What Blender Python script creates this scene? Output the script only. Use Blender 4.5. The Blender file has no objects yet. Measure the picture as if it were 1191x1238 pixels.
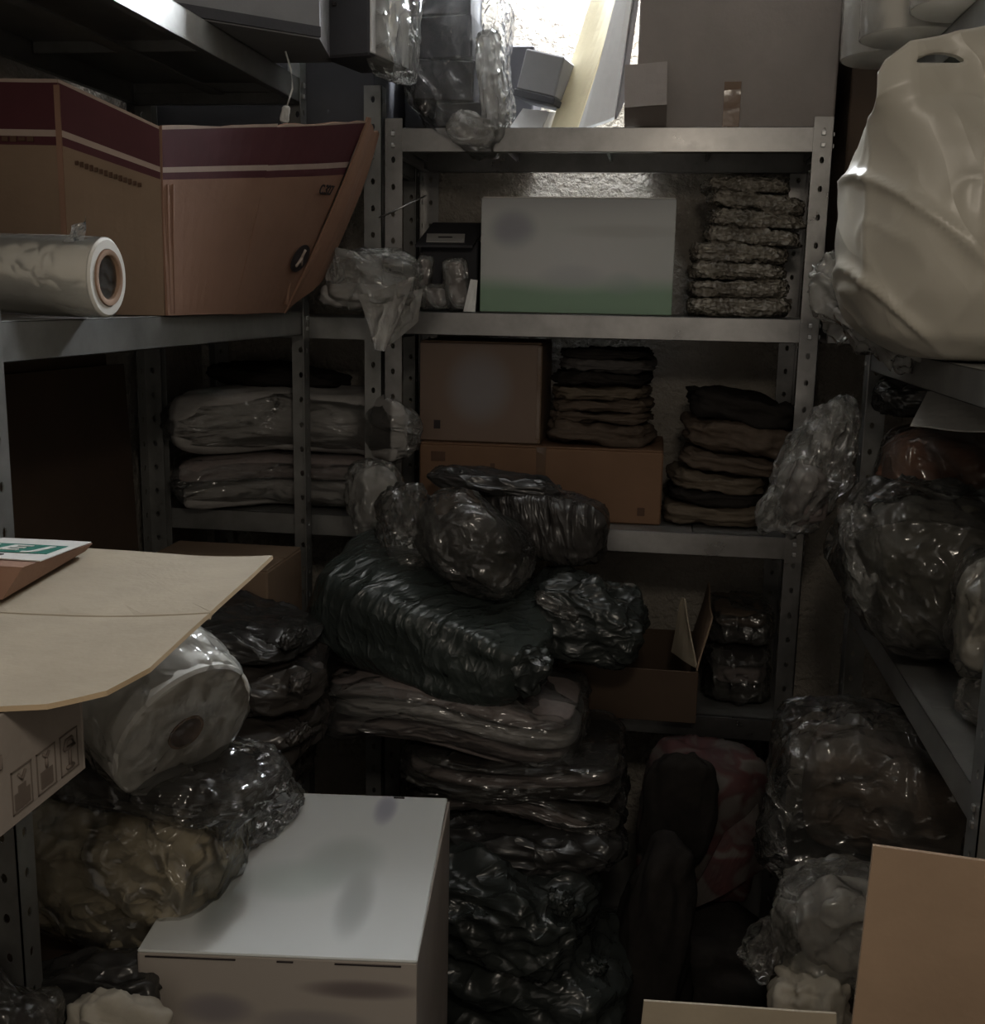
import bpy, bmesh, math, random
import numpy as np
from mathutils import Vector, Matrix, Euler, noise as mnoise

# ------------------------------------------------------------------ camera, world, lamps, exposure
SC = bpy.context.scene
COL = SC.collection
H = 1.5
def make_camera():
    pitch, yaw, roll, f = 0.18979, 0.14431, 0.01879, 1350.0
    d = Vector((-math.sin(yaw) * math.cos(pitch), math.cos(yaw) * math.cos(pitch), -math.sin(pitch)))
    r = Vector((math.cos(yaw), math.sin(yaw), 0)); u = r.cross(d)
    c, s = math.cos(roll), math.sin(roll)
    r, u = c * r + s * u, -s * r + c * u
    cd = bpy.data.cameras.new('camera'); cam = bpy.data.objects.new('camera', cd); COL.objects.link(cam)
    M = Matrix((r, u, -d)).transposed().to_4x4(); M.translation = Vector((0, 0, H))
    cam.matrix_world = M
    cd.sensor_fit = 'HORIZONTAL'; cd.sensor_width = 36; cd.lens = 36 * f / 1191.0
    cd.clip_start = 0.02; cd.clip_end = 50
    SC.camera = cam
make_camera()

w = bpy.data.worlds.new('world'); SC.world = w; w.use_nodes = True
w.node_tree.nodes['Background'].inputs[0].default_value = (1.0, 0.90, 0.78, 1)
w.node_tree.nodes['Background'].inputs[1].default_value = 0.36
SC.view_settings.view_transform = 'Standard'
SC.view_settings.look = 'None'
SC.view_settings.gamma = 1
SC.view_settings.use_curve_mapping = False
SC.view_settings.exposure = 0.0

GLOBE_STRENGTH = 330.0        # the bulkhead lamp high on the back wall
FRONT_LAMP_W = 3.4            # the weak warm pendant lamp near the doorway

def lamp_light(name, loc, rot, size, watts, color):
    l = bpy.data.lights.new(name, 'AREA'); l.shape = 'SQUARE'; l.size = size; l.energy = watts; l.color = color
    o = bpy.data.objects.new(name, l); COL.objects.link(o); o.location = loc; o.rotation_euler = rot
    return o
lamp_light('pendant_light', (0.10, 0.05, 1.98), (math.radians(32), 0, 0), 0.16, FRONT_LAMP_W, (1.0, 0.88, 0.73))

# ------------------------------------------------------------------ materials
def nt(name):
    m = bpy.data.materials.new(name); m.use_nodes = True
    t = m.node_tree; b = t.nodes['Principled BSDF']
    return m, t, b
def add(t, kind, **kw):
    n = t.nodes.new(kind)
    for k, v in kw.items():
        setattr(n, k, v)
    return n
def coords(t, scale=(1, 1, 1)):
    tc = add(t, 'ShaderNodeTexCoord'); mp = add(t, 'ShaderNodeMapping')
    mp.inputs['Scale'].default_value = scale
    t.links.new(tc.outputs['Object'], mp.inputs['Vector'])
    return mp.outputs['Vector']
def noise(t, vec, scale, detail=4, rough=.55, dist=0.0, kind=None):
    n = add(t, 'ShaderNodeTexNoise')
    if kind: n.noise_type = kind
    n.inputs['Scale'].default_value = scale; n.inputs['Detail'].default_value = detail
    n.inputs['Roughness'].default_value = rough; n.inputs['Distortion'].default_value = dist
    t.links.new(vec, n.inputs['Vector'])
    return n.outputs['Fac']
def ramp(t, fac, stops):
    r = add(t, 'ShaderNodeValToRGB')
    els = r.color_ramp.elements
    while len(els) < len(stops): els.new(0.5)
    for e, (p, c) in zip(els, stops):
        e.position = p; e.color = (*c, 1)
    t.links.new(fac, r.inputs[0])
    return r.outputs[0]
def bump(t, b, fac, strength, dist=0.01, prev=None):
    n = add(t, 'ShaderNodeBump'); n.inputs['Strength'].default_value = strength; n.inputs['Distance'].default_value = dist
    t.links.new(fac, n.inputs['Height'])
    if prev is not None: t.links.new(prev, n.inputs['Normal'])
    if b is not None: t.links.new(n.outputs[0], b.inputs['Normal'])
    return n.outputs[0]
def mul(c, k): return tuple(x * k for x in c)

def m_matte(name, c, rough=.8, var=.18, scale=30, bs=.15, bdist=.002, spec=.3, stretch=(1, 1, 1)):
    m, t, b = nt(name); v = coords(t, stretch)
    f = noise(t, v, scale, 6, .6)
    t.links.new(ramp(t, f, [(.25, mul(c, 1 - var)), (.75, mul(c, 1 + var))]), b.inputs['Base Color'])
    b.inputs['Roughness'].default_value = rough; b.inputs['Specular IOR Level'].default_value = spec
    if bs: bump(t, b, f, bs, bdist)
    return m
def m_card(name, c):
    m, t, b = nt(name); v = coords(t)
    f = noise(t, v, 7, 5, .6); g = noise(t, v, 220, 2, .5)
    t.links.new(ramp(t, f, [(.25, mul(c, .86)), (.75, mul(c, 1.1))]), b.inputs['Base Color'])
    b.inputs['Roughness'].default_value = .72; b.inputs['Specular IOR Level'].default_value = .25
    n1 = bump(t, None, f, .25, .01); bump(t, b, g, .12, .001, n1)
    return m
def m_metal(name, c, rough=.38, met=.95):
    m, t, b = nt(name); v = coords(t, (1, 1, 1))
    f = noise(t, v, 14, 6, .65); g = noise(t, v, 60, 3, .6)
    t.links.new(ramp(t, f, [(.3, mul(c, .72)), (.7, mul(c, 1.12))]), b.inputs['Base Color'])
    rr = add(t, 'ShaderNodeMapRange'); rr.inputs[3].default_value = rough - .1; rr.inputs[4].default_value = rough + .18
    t.links.new(f, rr.inputs[0]); t.links.new(rr.outputs[0], b.inputs['Roughness'])
    b.inputs['Metallic'].default_value = met
    bump(t, b, g, .05, .002)
    return m
def crease(t, vec, scale, dist, pw, seed=0):
    """sparse sharp crease lines: (1-|2n-1|)^pw of a distorted noise"""
    mp = add(t, 'ShaderNodeMapping'); mp.inputs['Location'].default_value = (seed * 3.7, seed * 1.9, seed * 5.1); t.links.new(vec, mp.inputs['Vector'])
    n = noise(t, mp.outputs[0], scale, 1.5, .45, dist)
    def mth(op, a, b=None):
        q = add(t, 'ShaderNodeMath', operation=op); t.links.new(a, q.inputs[0])
        if b is not None: q.inputs[1].default_value = b
        return q.outputs[0]
    r = mth('SUBTRACT', n, .5); r = mth('ABSOLUTE', r); r = mth('MULTIPLY', r, -2.0); r = mth('ADD', r, 1.0); r = mth('MAXIMUM', r, 0.0)
    return mth('POWER', r, pw), n
def rot_coords(t, rot, stretch):
    tc = add(t, 'ShaderNodeTexCoord'); a = add(t, 'ShaderNodeMapping'); b = add(t, 'ShaderNodeMapping')
    a.inputs['Rotation'].default_value = tuple(math.radians(x) for x in rot); b.inputs['Scale'].default_value = stretch
    t.links.new(tc.outputs['Object'], a.inputs['Vector']); t.links.new(a.outputs[0], b.inputs['Vector'])
    return b.outputs[0]
def m_plastic(name, c, rough=.22, scale=6, bs=.6, spec=.5, rot=(0, 0, 0), stretch=(1, 1, 1), fine=.12):
    """opaque shiny bag plastic, creased"""
    m, t, b = nt(name); v = rot_coords(t, rot, stretch)
    k1, n = crease(t, v, scale, .5, 5, 1); k2, n2 = crease(t, v, scale * 2.6, .3, 4, 2)
    f = noise(t, v, 4, 2); g = noise(t, v, 40, 2, .5)
    t.links.new(ramp(t, f, [(.3, mul(c, .8)), (.7, mul(c, 1.2))]), b.inputs['Base Color'])
    b.inputs['Roughness'].default_value = rough; b.inputs['Specular IOR Level'].default_value = spec
    n1 = bump(t, None, k1, bs, .010); n1 = bump(t, None, k2, bs * .8, .004, n1); bump(t, b, g, fine, .004, n1)
    return m
def m_film(name, tint, haze, rough=.11, bs=.85, scale=7, rot=(0, 0, 0), stretch=(1, 1, 1)):
    """clear polythene: see-through, milky by `haze`, with a creased shine"""
    m, t, b = nt(name); v = rot_coords(t, rot, stretch)
    k1, n = crease(t, v, scale, .6, 6, 1); k2, n_ = crease(t, v, scale * 3.2, .5, 5, 2); g = noise(t, v, 34, 3, .55)
    n1 = bump(t, None, k1, bs, .012); n1 = bump(t, None, k2, bs * .8, .005, n1); n2 = bump(t, None, g, .15, .004, n1)
    t.nodes.remove(b)
    tr = add(t, 'ShaderNodeBsdfTransparent'); tr.inputs[0].default_value = (*[min(1, x * .2 + .8) for x in tint], 1)
    df = add(t, 'ShaderNodeBsdfDiffuse'); df.inputs[0].default_value = (*tint, 1)
    tl = add(t, 'ShaderNodeBsdfTranslucent'); tl.inputs[0].default_value = (*tint, 1)
    gl = add(t, 'ShaderNodeBsdfGlossy'); gl.inputs[0].default_value = (1, 1, 1, 1); gl.inputs['Roughness'].default_value = rough
    for q in (df, gl): t.links.new(n2, q.inputs['Normal'])
    a1 = add(t, 'ShaderNodeMixShader'); a1.inputs[0].default_value = .35
    t.links.new(df.outputs[0], a1.inputs[1]); t.links.new(tl.outputs[0], a1.inputs[2])
    hz = add(t, 'ShaderNodeMapRange'); hz.inputs[3].default_value = haze * .6; hz.inputs[4].default_value = min(1, haze * 1.8)
    t.links.new(k1, hz.inputs[0])
    a2 = add(t, 'ShaderNodeMixShader'); t.links.new(hz.outputs[0], a2.inputs[0])
    t.links.new(tr.outputs[0], a2.inputs[1]); t.links.new(a1.outputs[0], a2.inputs[2])
    fr = add(t, 'ShaderNodeFresnel'); fr.inputs[0].default_value = 1.5; t.links.new(n2, fr.inputs['Normal'])
    a3 = add(t, 'ShaderNodeMixShader'); t.links.new(fr.outputs[0], a3.inputs[0])
    t.links.new(a2.outputs[0], a3.inputs[1]); t.links.new(gl.outputs[0], a3.inputs[2])
    t.links.new(a3.outputs[0], t.nodes['Material Output'].inputs[0])
    return m
def m_blur_print(name, base, spots, bands=(), axes=('X', 'Z')):
    """soft printed patches on a surface; generated coordinates 0..1 along the two given axes"""
    m, t, b = nt(name)
    tc = add(t, 'ShaderNodeTexCoord'); sp = add(t, 'ShaderNodeSeparateXYZ'); t.links.new(tc.outputs['Generated'], sp.inputs[0])
    U, V = sp.outputs[axes[0]], sp.outputs[axes[1]]
    rgb = add(t, 'ShaderNodeRGB'); rgb.outputs[0].default_value = (*base, 1); cur = rgb.outputs[0]
    def mth(op, a, bv):
        n = add(t, 'ShaderNodeMath', operation=op)
        for i, q in enumerate((a, bv)):
            if isinstance(q, (int, float)): n.inputs[i].default_value = q
            else: t.links.new(q, n.inputs[i])
        return n.outputs[0]
    def blend(fac, c):
        nonlocal cur
        mx = add(t, 'ShaderNodeMix', data_type='RGBA'); t.links.new(fac, mx.inputs[0])
        t.links.new(cur, mx.inputs[6]); mx.inputs[7].default_value = (*c, 1); cur = mx.outputs[2]
    for (v0, v1, c, k) in bands:      # V from v0 (full) to v1 (none)
        mr = add(t, 'ShaderNodeMapRange', interpolation_type='SMOOTHSTEP'); t.links.new(V, mr.inputs[0])
        mr.inputs[1].default_value = min(v0, v1); mr.inputs[2].default_value = max(v0, v1)
        mr.inputs[3].default_value = k if v0 < v1 else 0; mr.inputs[4].default_value = 0 if v0 < v1 else k
        blend(mr.outputs[0], c)
    for (cu, cv, ru, rv, c, k) in spots:
        du = mth('DIVIDE', mth('SUBTRACT', U, cu), ru); dv = mth('DIVIDE', mth('SUBTRACT', V, cv), rv)
        r2 = mth('ADD', mth('MULTIPLY', du, du), mth('MULTIPLY', dv, dv))
        mr = add(t, 'ShaderNodeMapRange', interpolation_type='SMOOTHSTEP'); t.links.new(r2, mr.inputs[0])
        mr.inputs[1].default_value = 0; mr.inputs[2].default_value = 1.6; mr.inputs[3].default_value = k; mr.inputs[4].default_value = 0
        blend(mr.outputs[0], c)
    t.links.new(cur, b.inputs['Base Color']); b.inputs['Roughness'].default_value = .55
    return m
def m_emit(name, c, s):
    m, t, b = nt(name); b.inputs['Emission Color'].default_value = (*c, 1); b.inputs['Emission Strength'].default_value = s
    return m

MAT = {}
def mats():
    M = MAT
    M['steel'] = m_metal('galvanised_steel', (.27, .265, .26), .28, .88)
    M['steel_dark'] = m_metal('dull_steel', (.29, .29, .28), .40, .6)
    M['bolt'] = m_metal('bolt_steel', (.6, .6, .6), .3)
    M['stucco'] = None
    m, t, b = nt('stucco_wall'); v = coords(t)
    f = noise(t, v, 52, 5, .6); g = noise(t, v, 9, 4, .6)
    t.links.new(ramp(t, g, [(.3, (.37, .335, .285)), (.7, (.46, .42, .365))]), b.inputs['Base Color']); b.inputs['Roughness'].default_value = .9
    bump(t, b, f, 1.0, .022); M['stucco'] = m
    M['plaster'] = m_matte('ceiling_plaster', (.55, .53, .50), .9, .08, 12)
    M['concrete'] = m_matte('dark_floor', (.045, .042, .038), .75, .3, 10)
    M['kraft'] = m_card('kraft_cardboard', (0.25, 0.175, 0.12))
    M['kraft_red'] = m_card('reddish_cardboard', (0.285, 0.165, 0.115))
    M['kraft_orange'] = m_card('orange_cardboard', (.20, .115, .068))
    M['kraft_pale'] = m_card('pale_cardboard', (0.38, 0.325, 0.245))
    M['kraft_tan'] = m_card('tan_cardboard', (0.375, 0.265, 0.18))
    M['kraft_grey'] = m_card('greyish_cardboard', (0.22, 0.19, 0.17))
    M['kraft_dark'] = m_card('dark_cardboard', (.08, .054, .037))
    M['edge'] = m_card('cut_cardboard_edge', (.55, .42, .27))
    M['maroon'] = m_matte('maroon_print', (.080, .022, .028), .65, .1, 20)
    M['whiteline'] = m_matte('pale_print', (.42, .33, .28), .7, .1)
    M['ink'] = m_matte('dark_print', (.035, .028, .03), .7, .1)
    M['symbol_ink'] = m_matte('faded_symbol_print', (.165, .135, .115), .7, .1)
    M['ink_brown'] = m_matte('brown_print', (.10, .055, .035), .7, .1)
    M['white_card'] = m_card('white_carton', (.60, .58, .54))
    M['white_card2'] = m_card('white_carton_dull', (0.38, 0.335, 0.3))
    M['paper'] = m_matte('white_paper', (.66, .65, .62), .7, .05, 40)
    M['grey_card'] = m_card('grey_board', (.26, .26, .27))
    M['charcoal_card'] = m_card('charcoal_board', (.07, .07, .078))
    M['cream_board'] = m_matte('cream_board', (.80, .72, .50), .6, .05)
    M['white_board'] = m_matte('white_board', (.72, .72, .72), .5, .05)
    M['green'] = m_matte('green_print', (.02, .16, .12), .6, .1)
    M['tape'] = m_plastic('brown_tape', (.14, .09, .06), .14, 9, .12)
    M['roll_white'] = m_matte('white_roll', (.74, .72, .67), .5, .05, 20, .1)
    M['core'] = m_matte('cardboard_core', (.34, .22, .15), .8, .1)
    M['olive_plastic'] = m_plastic('yellowish_soft_plastic', (.36, .31, .215), .20, 8, .9, .5, (0, 25, 20), (1, 1, 1.6))
    M['black_bag'] = m_plastic('black_polythene', (.034, .033, .032), .24, 6, .6, .5, (0, 0, 0), (1, 1, 2))
    M['black_green'] = m_plastic('green_black_polythene', (.034, .039, .037), .25, 7, .6, .5, (0, 20, 15), (1, 1, 2.2))
    M['black_taut'] = m_plastic('taut_black_polythene', (.035, .043, .040), .27, 10, .45, .5, (0, 0, 38), (2.6, .7, 1.0))
    M['black_pleat'] = m_plastic('pleated_black_polythene', (.042, .039, .037), .26, 7, .7, .5, (0, 15, 10), (3.6, 1, .8))
    M['black_brown'] = m_plastic('brown_black_polythene', (.048, .042, .038), .25, 6, .6, .5, (0, 0, 0), (1, 1, 2))
    M['dark_cloth'] = m_matte('black_cloth', (.024, .021, .019), .95, .2, 60, .3, .004, .1)
    M['grey_cloth'] = m_matte('grey_brown_cloth', (.235, .20, .19), .9, .15, 60, .3, .003, .1, (1, 1, 3))
    M['olive_dark'] = m_matte('dark_olive_cloth', (.085, .08, .062), .85, .2, 40, .3, .003, .2)
    M['grey_dark'] = m_matte('dark_grey_cloth', (.085, .078, .075), .9, .2, 40, .3, .003, .1, (1, 1, 3))
    M['brown_cloth'] = m_matte('brown_cloth', (0.105, 0.08, 0.062), .9, .2, 60, .3, .003, .1, (1, 1, 3))
    M['tan_cloth'] = m_matte('tan_cloth', (.125, .10, .075), .9, .15, 60, .3, .003, .1, (1, 1, 3))
    M['olive_cloth'] = m_matte('olive_cloth', (0.33, 0.29, 0.205), .9, .2, 30, .3, .004, .1)
    M['white_cloth'] = m_matte('white_cloth', (0.42, 0.39, 0.33), .9, .1, 40, .25, .004, .1)
    M['rust_cloth'] = m_matte('rust_cloth', (0.16, 0.075, 0.045), .9, .2, 40, .25, .004, .1)
    M['red_cloth'] = m_matte('red_print_cloth', (.20, .05, .045), .9, .2, 40, .25, .004, .1)
    M['pale_grey'] = m_matte('pale_grey_cloth', (.36, .345, .33), .9, .12, 40, .3, .003, .15, (1, 1, 3))
    M['pale_pack'] = m_matte('pale_pack', (0.26, 0.24, 0.21), .8, .15, 25, .3, .004, .2)
    M['film'] = m_film('clear_film', (.62, .62, .60), .07)
    M['film_flat'] = m_film('clear_film_long_creases', (.62, .62, .60), .12, .12, .8, 5, (0, 0, 0), (.9, 1, 2.6))
    M['film_milky'] = m_film('milky_film', (.60, .60, .57), .22)
    M['film_hang'] = m_film('milky_hanging_film', (.62, .61, .58), .42)
    M['film_dark'] = m_film('smoky_film', (.30, .29, .27), .18)
    M['film_dark_flat'] = m_film('smoky_film_long_creases', (.30, .29, .27), .18, .12, .8, 5, (0, 8, 0), (.8, 1, 2.6))
    M['film_thin'] = m_film('thin_film', (.7, .69, .66), .06, .13, .4)
    M['white_bag'] = m_plastic('white_carrier_plastic', (.58, .545, .465), .33, 3.0, .45, .5, (0, 35, 10), (1.3, 1, .7), .08)
    M['bubble'] = None
    m, t, b = nt('bubble_wrap'); v = coords(t)
    vo = add(t, 'ShaderNodeTexVoronoi'); vo.inputs['Scale'].default_value = 95; t.links.new(v, vo.inputs['Vector'])
    g = noise(t, v, 25, 4, .6, .5)
    t.links.new(ramp(t, g, [(.3, (.12, .105, .085)), (.7, (.34, .31, .26))]), b.inputs['Base Color'])
    b.inputs['Roughness'].default_value = .16; b.inputs['Specular IOR Level'].default_value = .8
    n1 = bump(t, None, g, .5, .02); bump(t, b, vo.outputs['Distance'], .8, .01, n1); M['bubble'] = m
    M['globe'] = m_emit('lamp_globe', (.90, .95, 1.0), GLOBE_STRENGTH)
    M['display'] = m_blur_print('printed_white_carton', (.44, .45, .43),
        [(.17, .73, .12, .17, (.22, .22, .25), .8), (.48, .33, .16, .10, (.24, .26, .29), .55), (.74, .27, .10, .10, (.26, .31, .29), .5),
         (.75, .72, .3, .06, (.36, .35, .33), .6), (.45, .45, .4, .25, (.50, .50, .49), .5)],
        [(.17, .36, (.19, .30, .20), .95), (1.0, .80, (.34, .34, .345), .6)])
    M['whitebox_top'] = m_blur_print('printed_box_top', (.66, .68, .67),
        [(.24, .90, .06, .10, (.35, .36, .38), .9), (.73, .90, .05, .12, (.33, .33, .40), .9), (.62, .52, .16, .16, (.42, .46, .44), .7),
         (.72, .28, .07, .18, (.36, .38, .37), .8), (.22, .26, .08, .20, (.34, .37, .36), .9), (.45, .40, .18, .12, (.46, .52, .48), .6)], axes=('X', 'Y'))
    M['whitebox_front'] = m_blur_print('printed_box_front', (.43, .385, .345),  # darker, warmer base than the lid: dimmer light put into the colour
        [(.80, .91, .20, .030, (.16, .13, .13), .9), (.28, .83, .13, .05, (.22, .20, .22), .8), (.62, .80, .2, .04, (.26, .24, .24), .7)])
    M['labelbox'] = m_blur_print('carton_with_pale_label', (.17, .115, .085),
        [(.5, .56, .26, .36, (.21, .195, .20), .9)])
mats()

# ------------------------------------------------------------------ object helpers
ORG = {}
def tag(o, label=None, cat=None, group=None, kind=None):
    if label: o['label'] = label
    if cat: o['category'] = cat
    if group: o['group'] = group
    if kind: o['kind'] = kind
    return o
def empty(name, loc, label, cat, group=None):
    o = bpy.data.objects.new(name, None); COL.objects.link(o); o.location = loc; o.empty_display_size = .05
    ORG[o.name] = Vector(loc)
    return tag(o, label, cat, group)
def mesh(name, verts, faces, mat, parent=None, smooth=False, base=None):
    """verts are world coordinates; stored relative to the thing's base"""
    V = np.asarray(verts, dtype=float).reshape(-1, 3)
    if parent is not None: o0 = ORG[parent.name]
    elif base is not None: o0 = Vector(base)
    else:
        lo, hi = V.min(0), V.max(0); o0 = Vector(((lo[0] + hi[0]) / 2, (lo[1] + hi[1]) / 2, lo[2]))
    V = V - np.array(o0)
    me = bpy.data.meshes.new(name); me.from_pydata(V.tolist(), [], [tuple(int(i) for i in f) for f in faces]); me.update()
    mm = mat if isinstance(mat, (list, tuple)) else [mat]
    for m in mm: me.materials.append(MAT[m] if isinstance(m, str) else m)
    if smooth: me.polygons.foreach_set('use_smooth', [True] * len(me.polygons))
    o = bpy.data.objects.new(name, me); COL.objects.link(o)
    ORG[o.name] = o0
    if parent is not None: o.parent = parent
    else: o.location = o0
    return o
def rotm(rx=0, ry=0, rz=0): return np.array(Euler((math.radians(rx), math.radians(ry), math.radians(rz)), 'XYZ').to_matrix())
def bev_box_vf(lo, hi, b=.002):
    lo = np.array(lo, float); hi = np.array(hi, float); b = min(b, *((hi - lo) * .45))
    V = []; idx = {}
    for s in [(x, y, z) for x in (0, 1) for y in (0, 1) for z in (0, 1)]:
        for ax in range(3):
            p = np.where(np.array(s) == 1, hi, lo).astype(float)
            for k in range(3):
                if k != ax: p[k] += -b if s[k] else b
            idx[(s, ax)] = len(V); V.append(p)
    F = []
    for ax in range(3):                       # main faces
        a, c = [k for k in range(3) if k != ax]
        for sd in (0, 1):
            loop = []
            for (i, j) in ((0, 0), (1, 0), (1, 1), (0, 1)):
                s = [0, 0, 0]; s[ax] = sd; s[a] = i; s[c] = j; loop.append(idx[(tuple(s), ax)])
            nrm_pos = (ax != 1)
            if (sd == 1) != nrm_pos: loop = loop[::-1]
            F.append(loop)
    for ax in range(3):                       # edges along ax
        a, c = [k for k in range(3) if k != ax]
        for i in (0, 1):
            for j in (0, 1):
                s0 = [0, 0, 0]; s0[a] = i; s0[c] = j; s1 = list(s0); s1[ax] = 1
                F.append([idx[(tuple(s0), a)], idx[(tuple(s1), a)], idx[(tuple(s1), c)], idx[(tuple(s0), c)]])
    for s in [(x, y, z) for x in (0, 1) for y in (0, 1) for z in (0, 1)]:
        F.append([idx[(s, 0)], idx[(s, 1)], idx[(s, 2)]])
    return np.array(V), F
def fixn(o):
    bm = bmesh.new(); bm.from_mesh(o.data); bmesh.ops.recalc_face_normals(bm, faces=bm.faces); bm.to_mesh(o.data); bm.free(); return o
def box(name, lo, hi, mat, parent=None, b=.002, R=None, piv=None):
    V, F = bev_box_vf(lo, hi, b)
    if R is not None:
        piv = np.array(piv if piv is not None else (np.array(lo) + np.array(hi)) / 2, float)
        V = (V - piv) @ np.array(R).T + piv
    return fixn(mesh(name, V, F, mat, parent))
def boxes(name, items, mat, parent=None, b=.001):
    VV, FF, n = [], [], 0
    for lo, hi in items:
        V, F = bev_box_vf(lo, hi, b); VV.append(V); FF += [[i + n for i in f] for f in F]; n += len(V)
    return fixn(mesh(name, np.concatenate(VV), FF, mat, parent))
def panel(name, q, th, mat, parent=None, n=(8, 8), wave=0.0, seed=0, bow=(0, 0), jag=0.0, rows=None, shift=None):
    """a sheet between four corners q00 q10 q11 q01, with thickness and slight unevenness"""
    q = [np.array(p, float) for p in q]; nu, nv = n
    vs = [j / nv for j in range(nv + 1)]
    if rows: vs = [r_[0] for r_ in rows]; nv = len(vs) - 1
    nrm = np.cross(q[1] - q[0], q[3] - q[0]); nrm /= np.linalg.norm(nrm)
    rng = np.random.RandomState(seed); ph = rng.rand(4) * 6.28
    V = []
    for side in (0, 1):
        for j in range(nv + 1):
            for i in range(nu + 1):
                u, v = i / nu, vs[j]
                jg = jag * (rng.rand() - .5) if (side == 0) else 0
                p = (1 - u) * (1 - v) * q[0] + u * (1 - v) * q[1] + u * v * q[2] + (1 - u) * v * q[3]
                h = wave * (math.sin(3.1 * u + ph[0]) * math.cos(2.3 * v + ph[1]) + .5 * math.sin(7 * u + 5 * v + ph[2]))
                h += bow[0] * 4 * u * (1 - u) + bow[1] * 4 * v * (1 - v)
                V.append(p + nrm * (h + (th if side else 0)))
    V = np.array(V)
    if jag:
        N = (nu + 1) * (nv + 1); rng = np.random.RandomState(seed + 5)
        up = (q[3] - q[0]) / np.linalg.norm(q[3] - q[0])
        for i in range(nu + 1):
            d = up * jag * (rng.rand() - .5); V[nv * (nu + 1) + i] += d; V[N + nv * (nu + 1) + i] += d
    F = []; N = (nu + 1) * (nv + 1); W = nu + 1
    for j in range(nv):
        for i in range(nu):
            a = j * W + i; F.append([a, a + W, a + W + 1, a + 1]); F.append([N + a, N + a + 1, N + a + W + 1, N + a + W])
    for i in range(nu):
        F.append([i, i + 1, N + i + 1, N + i]); a = nv * W + i; F.append([a + 1, a, N + a, N + a + 1])
    for j in range(nv):
        a = j * W; F.append([a + W, a, N + a, N + a + W]); a = j * W + nu; F.append([a, a + W, N + a + W, N + a])
    o = mesh(name, V, F, mat, parent)
    if rows:
        fi = 0
        for j in range(nv):
            for i in range(nu):
                o.data.polygons[fi].material_index = rows[j][1]; o.data.polygons[fi + 1].material_index = rows[j][1]; fi += 2
    return fixn(o)
def tube(name, pts, r, mat, parent=None, seg=8, close=True):
    pts = [Vector(p) for p in pts]; V, F = [], []
    rr = r if isinstance(r, (list, tuple)) else [r] * len(pts)
    up = Vector((0, 0, 1))
    for i, p in enumerate(pts):
        d = (pts[min(i + 1, len(pts) - 1)] - pts[max(i - 1, 0)]).normalized()
        a = d.cross(up)
        if a.length < .05: a = d.cross(Vector((1, 0, 0)))
        a.normalize(); b = d.cross(a)
        for k in range(seg):
            t = 2 * math.pi * k / seg; V.append(p + (a * math.cos(t) + b * math.sin(t)) * rr[i])
    for i in range(len(pts) - 1):
        for k in range(seg):
            F.append([i * seg + k, i * seg + (k + 1) % seg, (i + 1) * seg + (k + 1) % seg, (i + 1) * seg + k])
    F.append(list(range(seg))[::-1]); F.append([(len(pts) - 1) * seg + k for k in range(seg)])
    return fixn(mesh(name, [tuple(v) for v in V], F, mat, parent, True))
def lathe(name, c, axis, prof, mat, parent=None, seg=48, smooth=True):
    """profile [(along, radius)] turned round `axis` through c"""
    d = Vector(axis).normalized(); a = d.cross(Vector((0, 0, 1)))
    if a.length < .05: a = Vector((1, 0, 0))
    a.normalize(); b = d.cross(a); c = Vector(c); V, F = [], []
    for (s, r) in prof:
        for k in range(seg):
            t = 2 * math.pi * k / seg; V.append(c + d * s + (a * math.cos(t) + b * math.sin(t)) * r)
    n = len(prof)
    for i in range(n - 1):
        for k in range(seg):
            F.append([i * seg + k, i * seg + (k + 1) % seg, (i + 1) * seg + (k + 1) % seg, (i + 1) * seg + k])
    F.append(list(range(seg))[::-1]); F.append([(n - 1) * seg + k for k in range(seg)])
    o = fixn(mesh(name, [tuple(v) for v in V], F, mat, parent, smooth))
    if smooth:
        o.data.set_sharp_from_angle(angle=math.radians(40))
    return o

# ---- soft bundles
def hsh(i, j, k, s):
    n = (i * 374761393 + j * 668265263 + k * 2147483647 + s * 974634777) & 0xffffffff
    n = ((n ^ (n >> 13)) * 1274126177) & 0xffffffff
    return ((n ^ (n >> 16)) & 0xffff) / 65535.0
def vn(p, seed=0):
    f = np.floor(p).astype(np.int64); t = p - f; t = t * t * t * (t * (t * 6 - 15) + 10)
    o = 0
    for dx in (0, 1):
        for dy in (0, 1):
            for dz in (0, 1):
                w_ = (t[:, 0] if dx else 1 - t[:, 0]) * (t[:, 1] if dy else 1 - t[:, 1]) * (t[:, 2] if dz else 1 - t[:, 2])
                o = o + w_ * hsh(f[:, 0] + dx, f[:, 1] + dy, f[:, 2] + dz, seed)
    return o
def ridge(p, seed): return 1 - np.abs(2 * vn(p, seed) - 1)
_grid = {}
def cube_grid(n):
    if n in _grid: return _grid[n]
    t = np.linspace(-1, 1, n + 1); t = np.sin(t * math.pi / 2 * .86) / math.sin(math.pi / 2 * .86)
    P, F, key = [], [], {}
    def vid(p):
        k = tuple(np.round(p, 5))
        if k not in key: key[k] = len(P); P.append(p)
        return key[k]
    for ax in range(3):
        for sd in (-1, 1):
            ids = np.zeros((n + 1, n + 1), int)
            for i in range(n + 1):
                for j in range(n + 1):
                    p = [0, 0, 0]; p[ax] = sd; p[(ax + 1) % 3] = t[i]; p[(ax + 2) % 3] = t[j]; ids[i, j] = vid(p)
            for i in range(n):
                for j in range(n):
                    q = [ids[i, j], ids[i + 1, j], ids[i + 1, j + 1], ids[i, j + 1]]
                    F.append(q if sd > 0 else q[::-1])
    _grid[n] = (np.array(P, float), F)
    return _grid[n]
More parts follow.
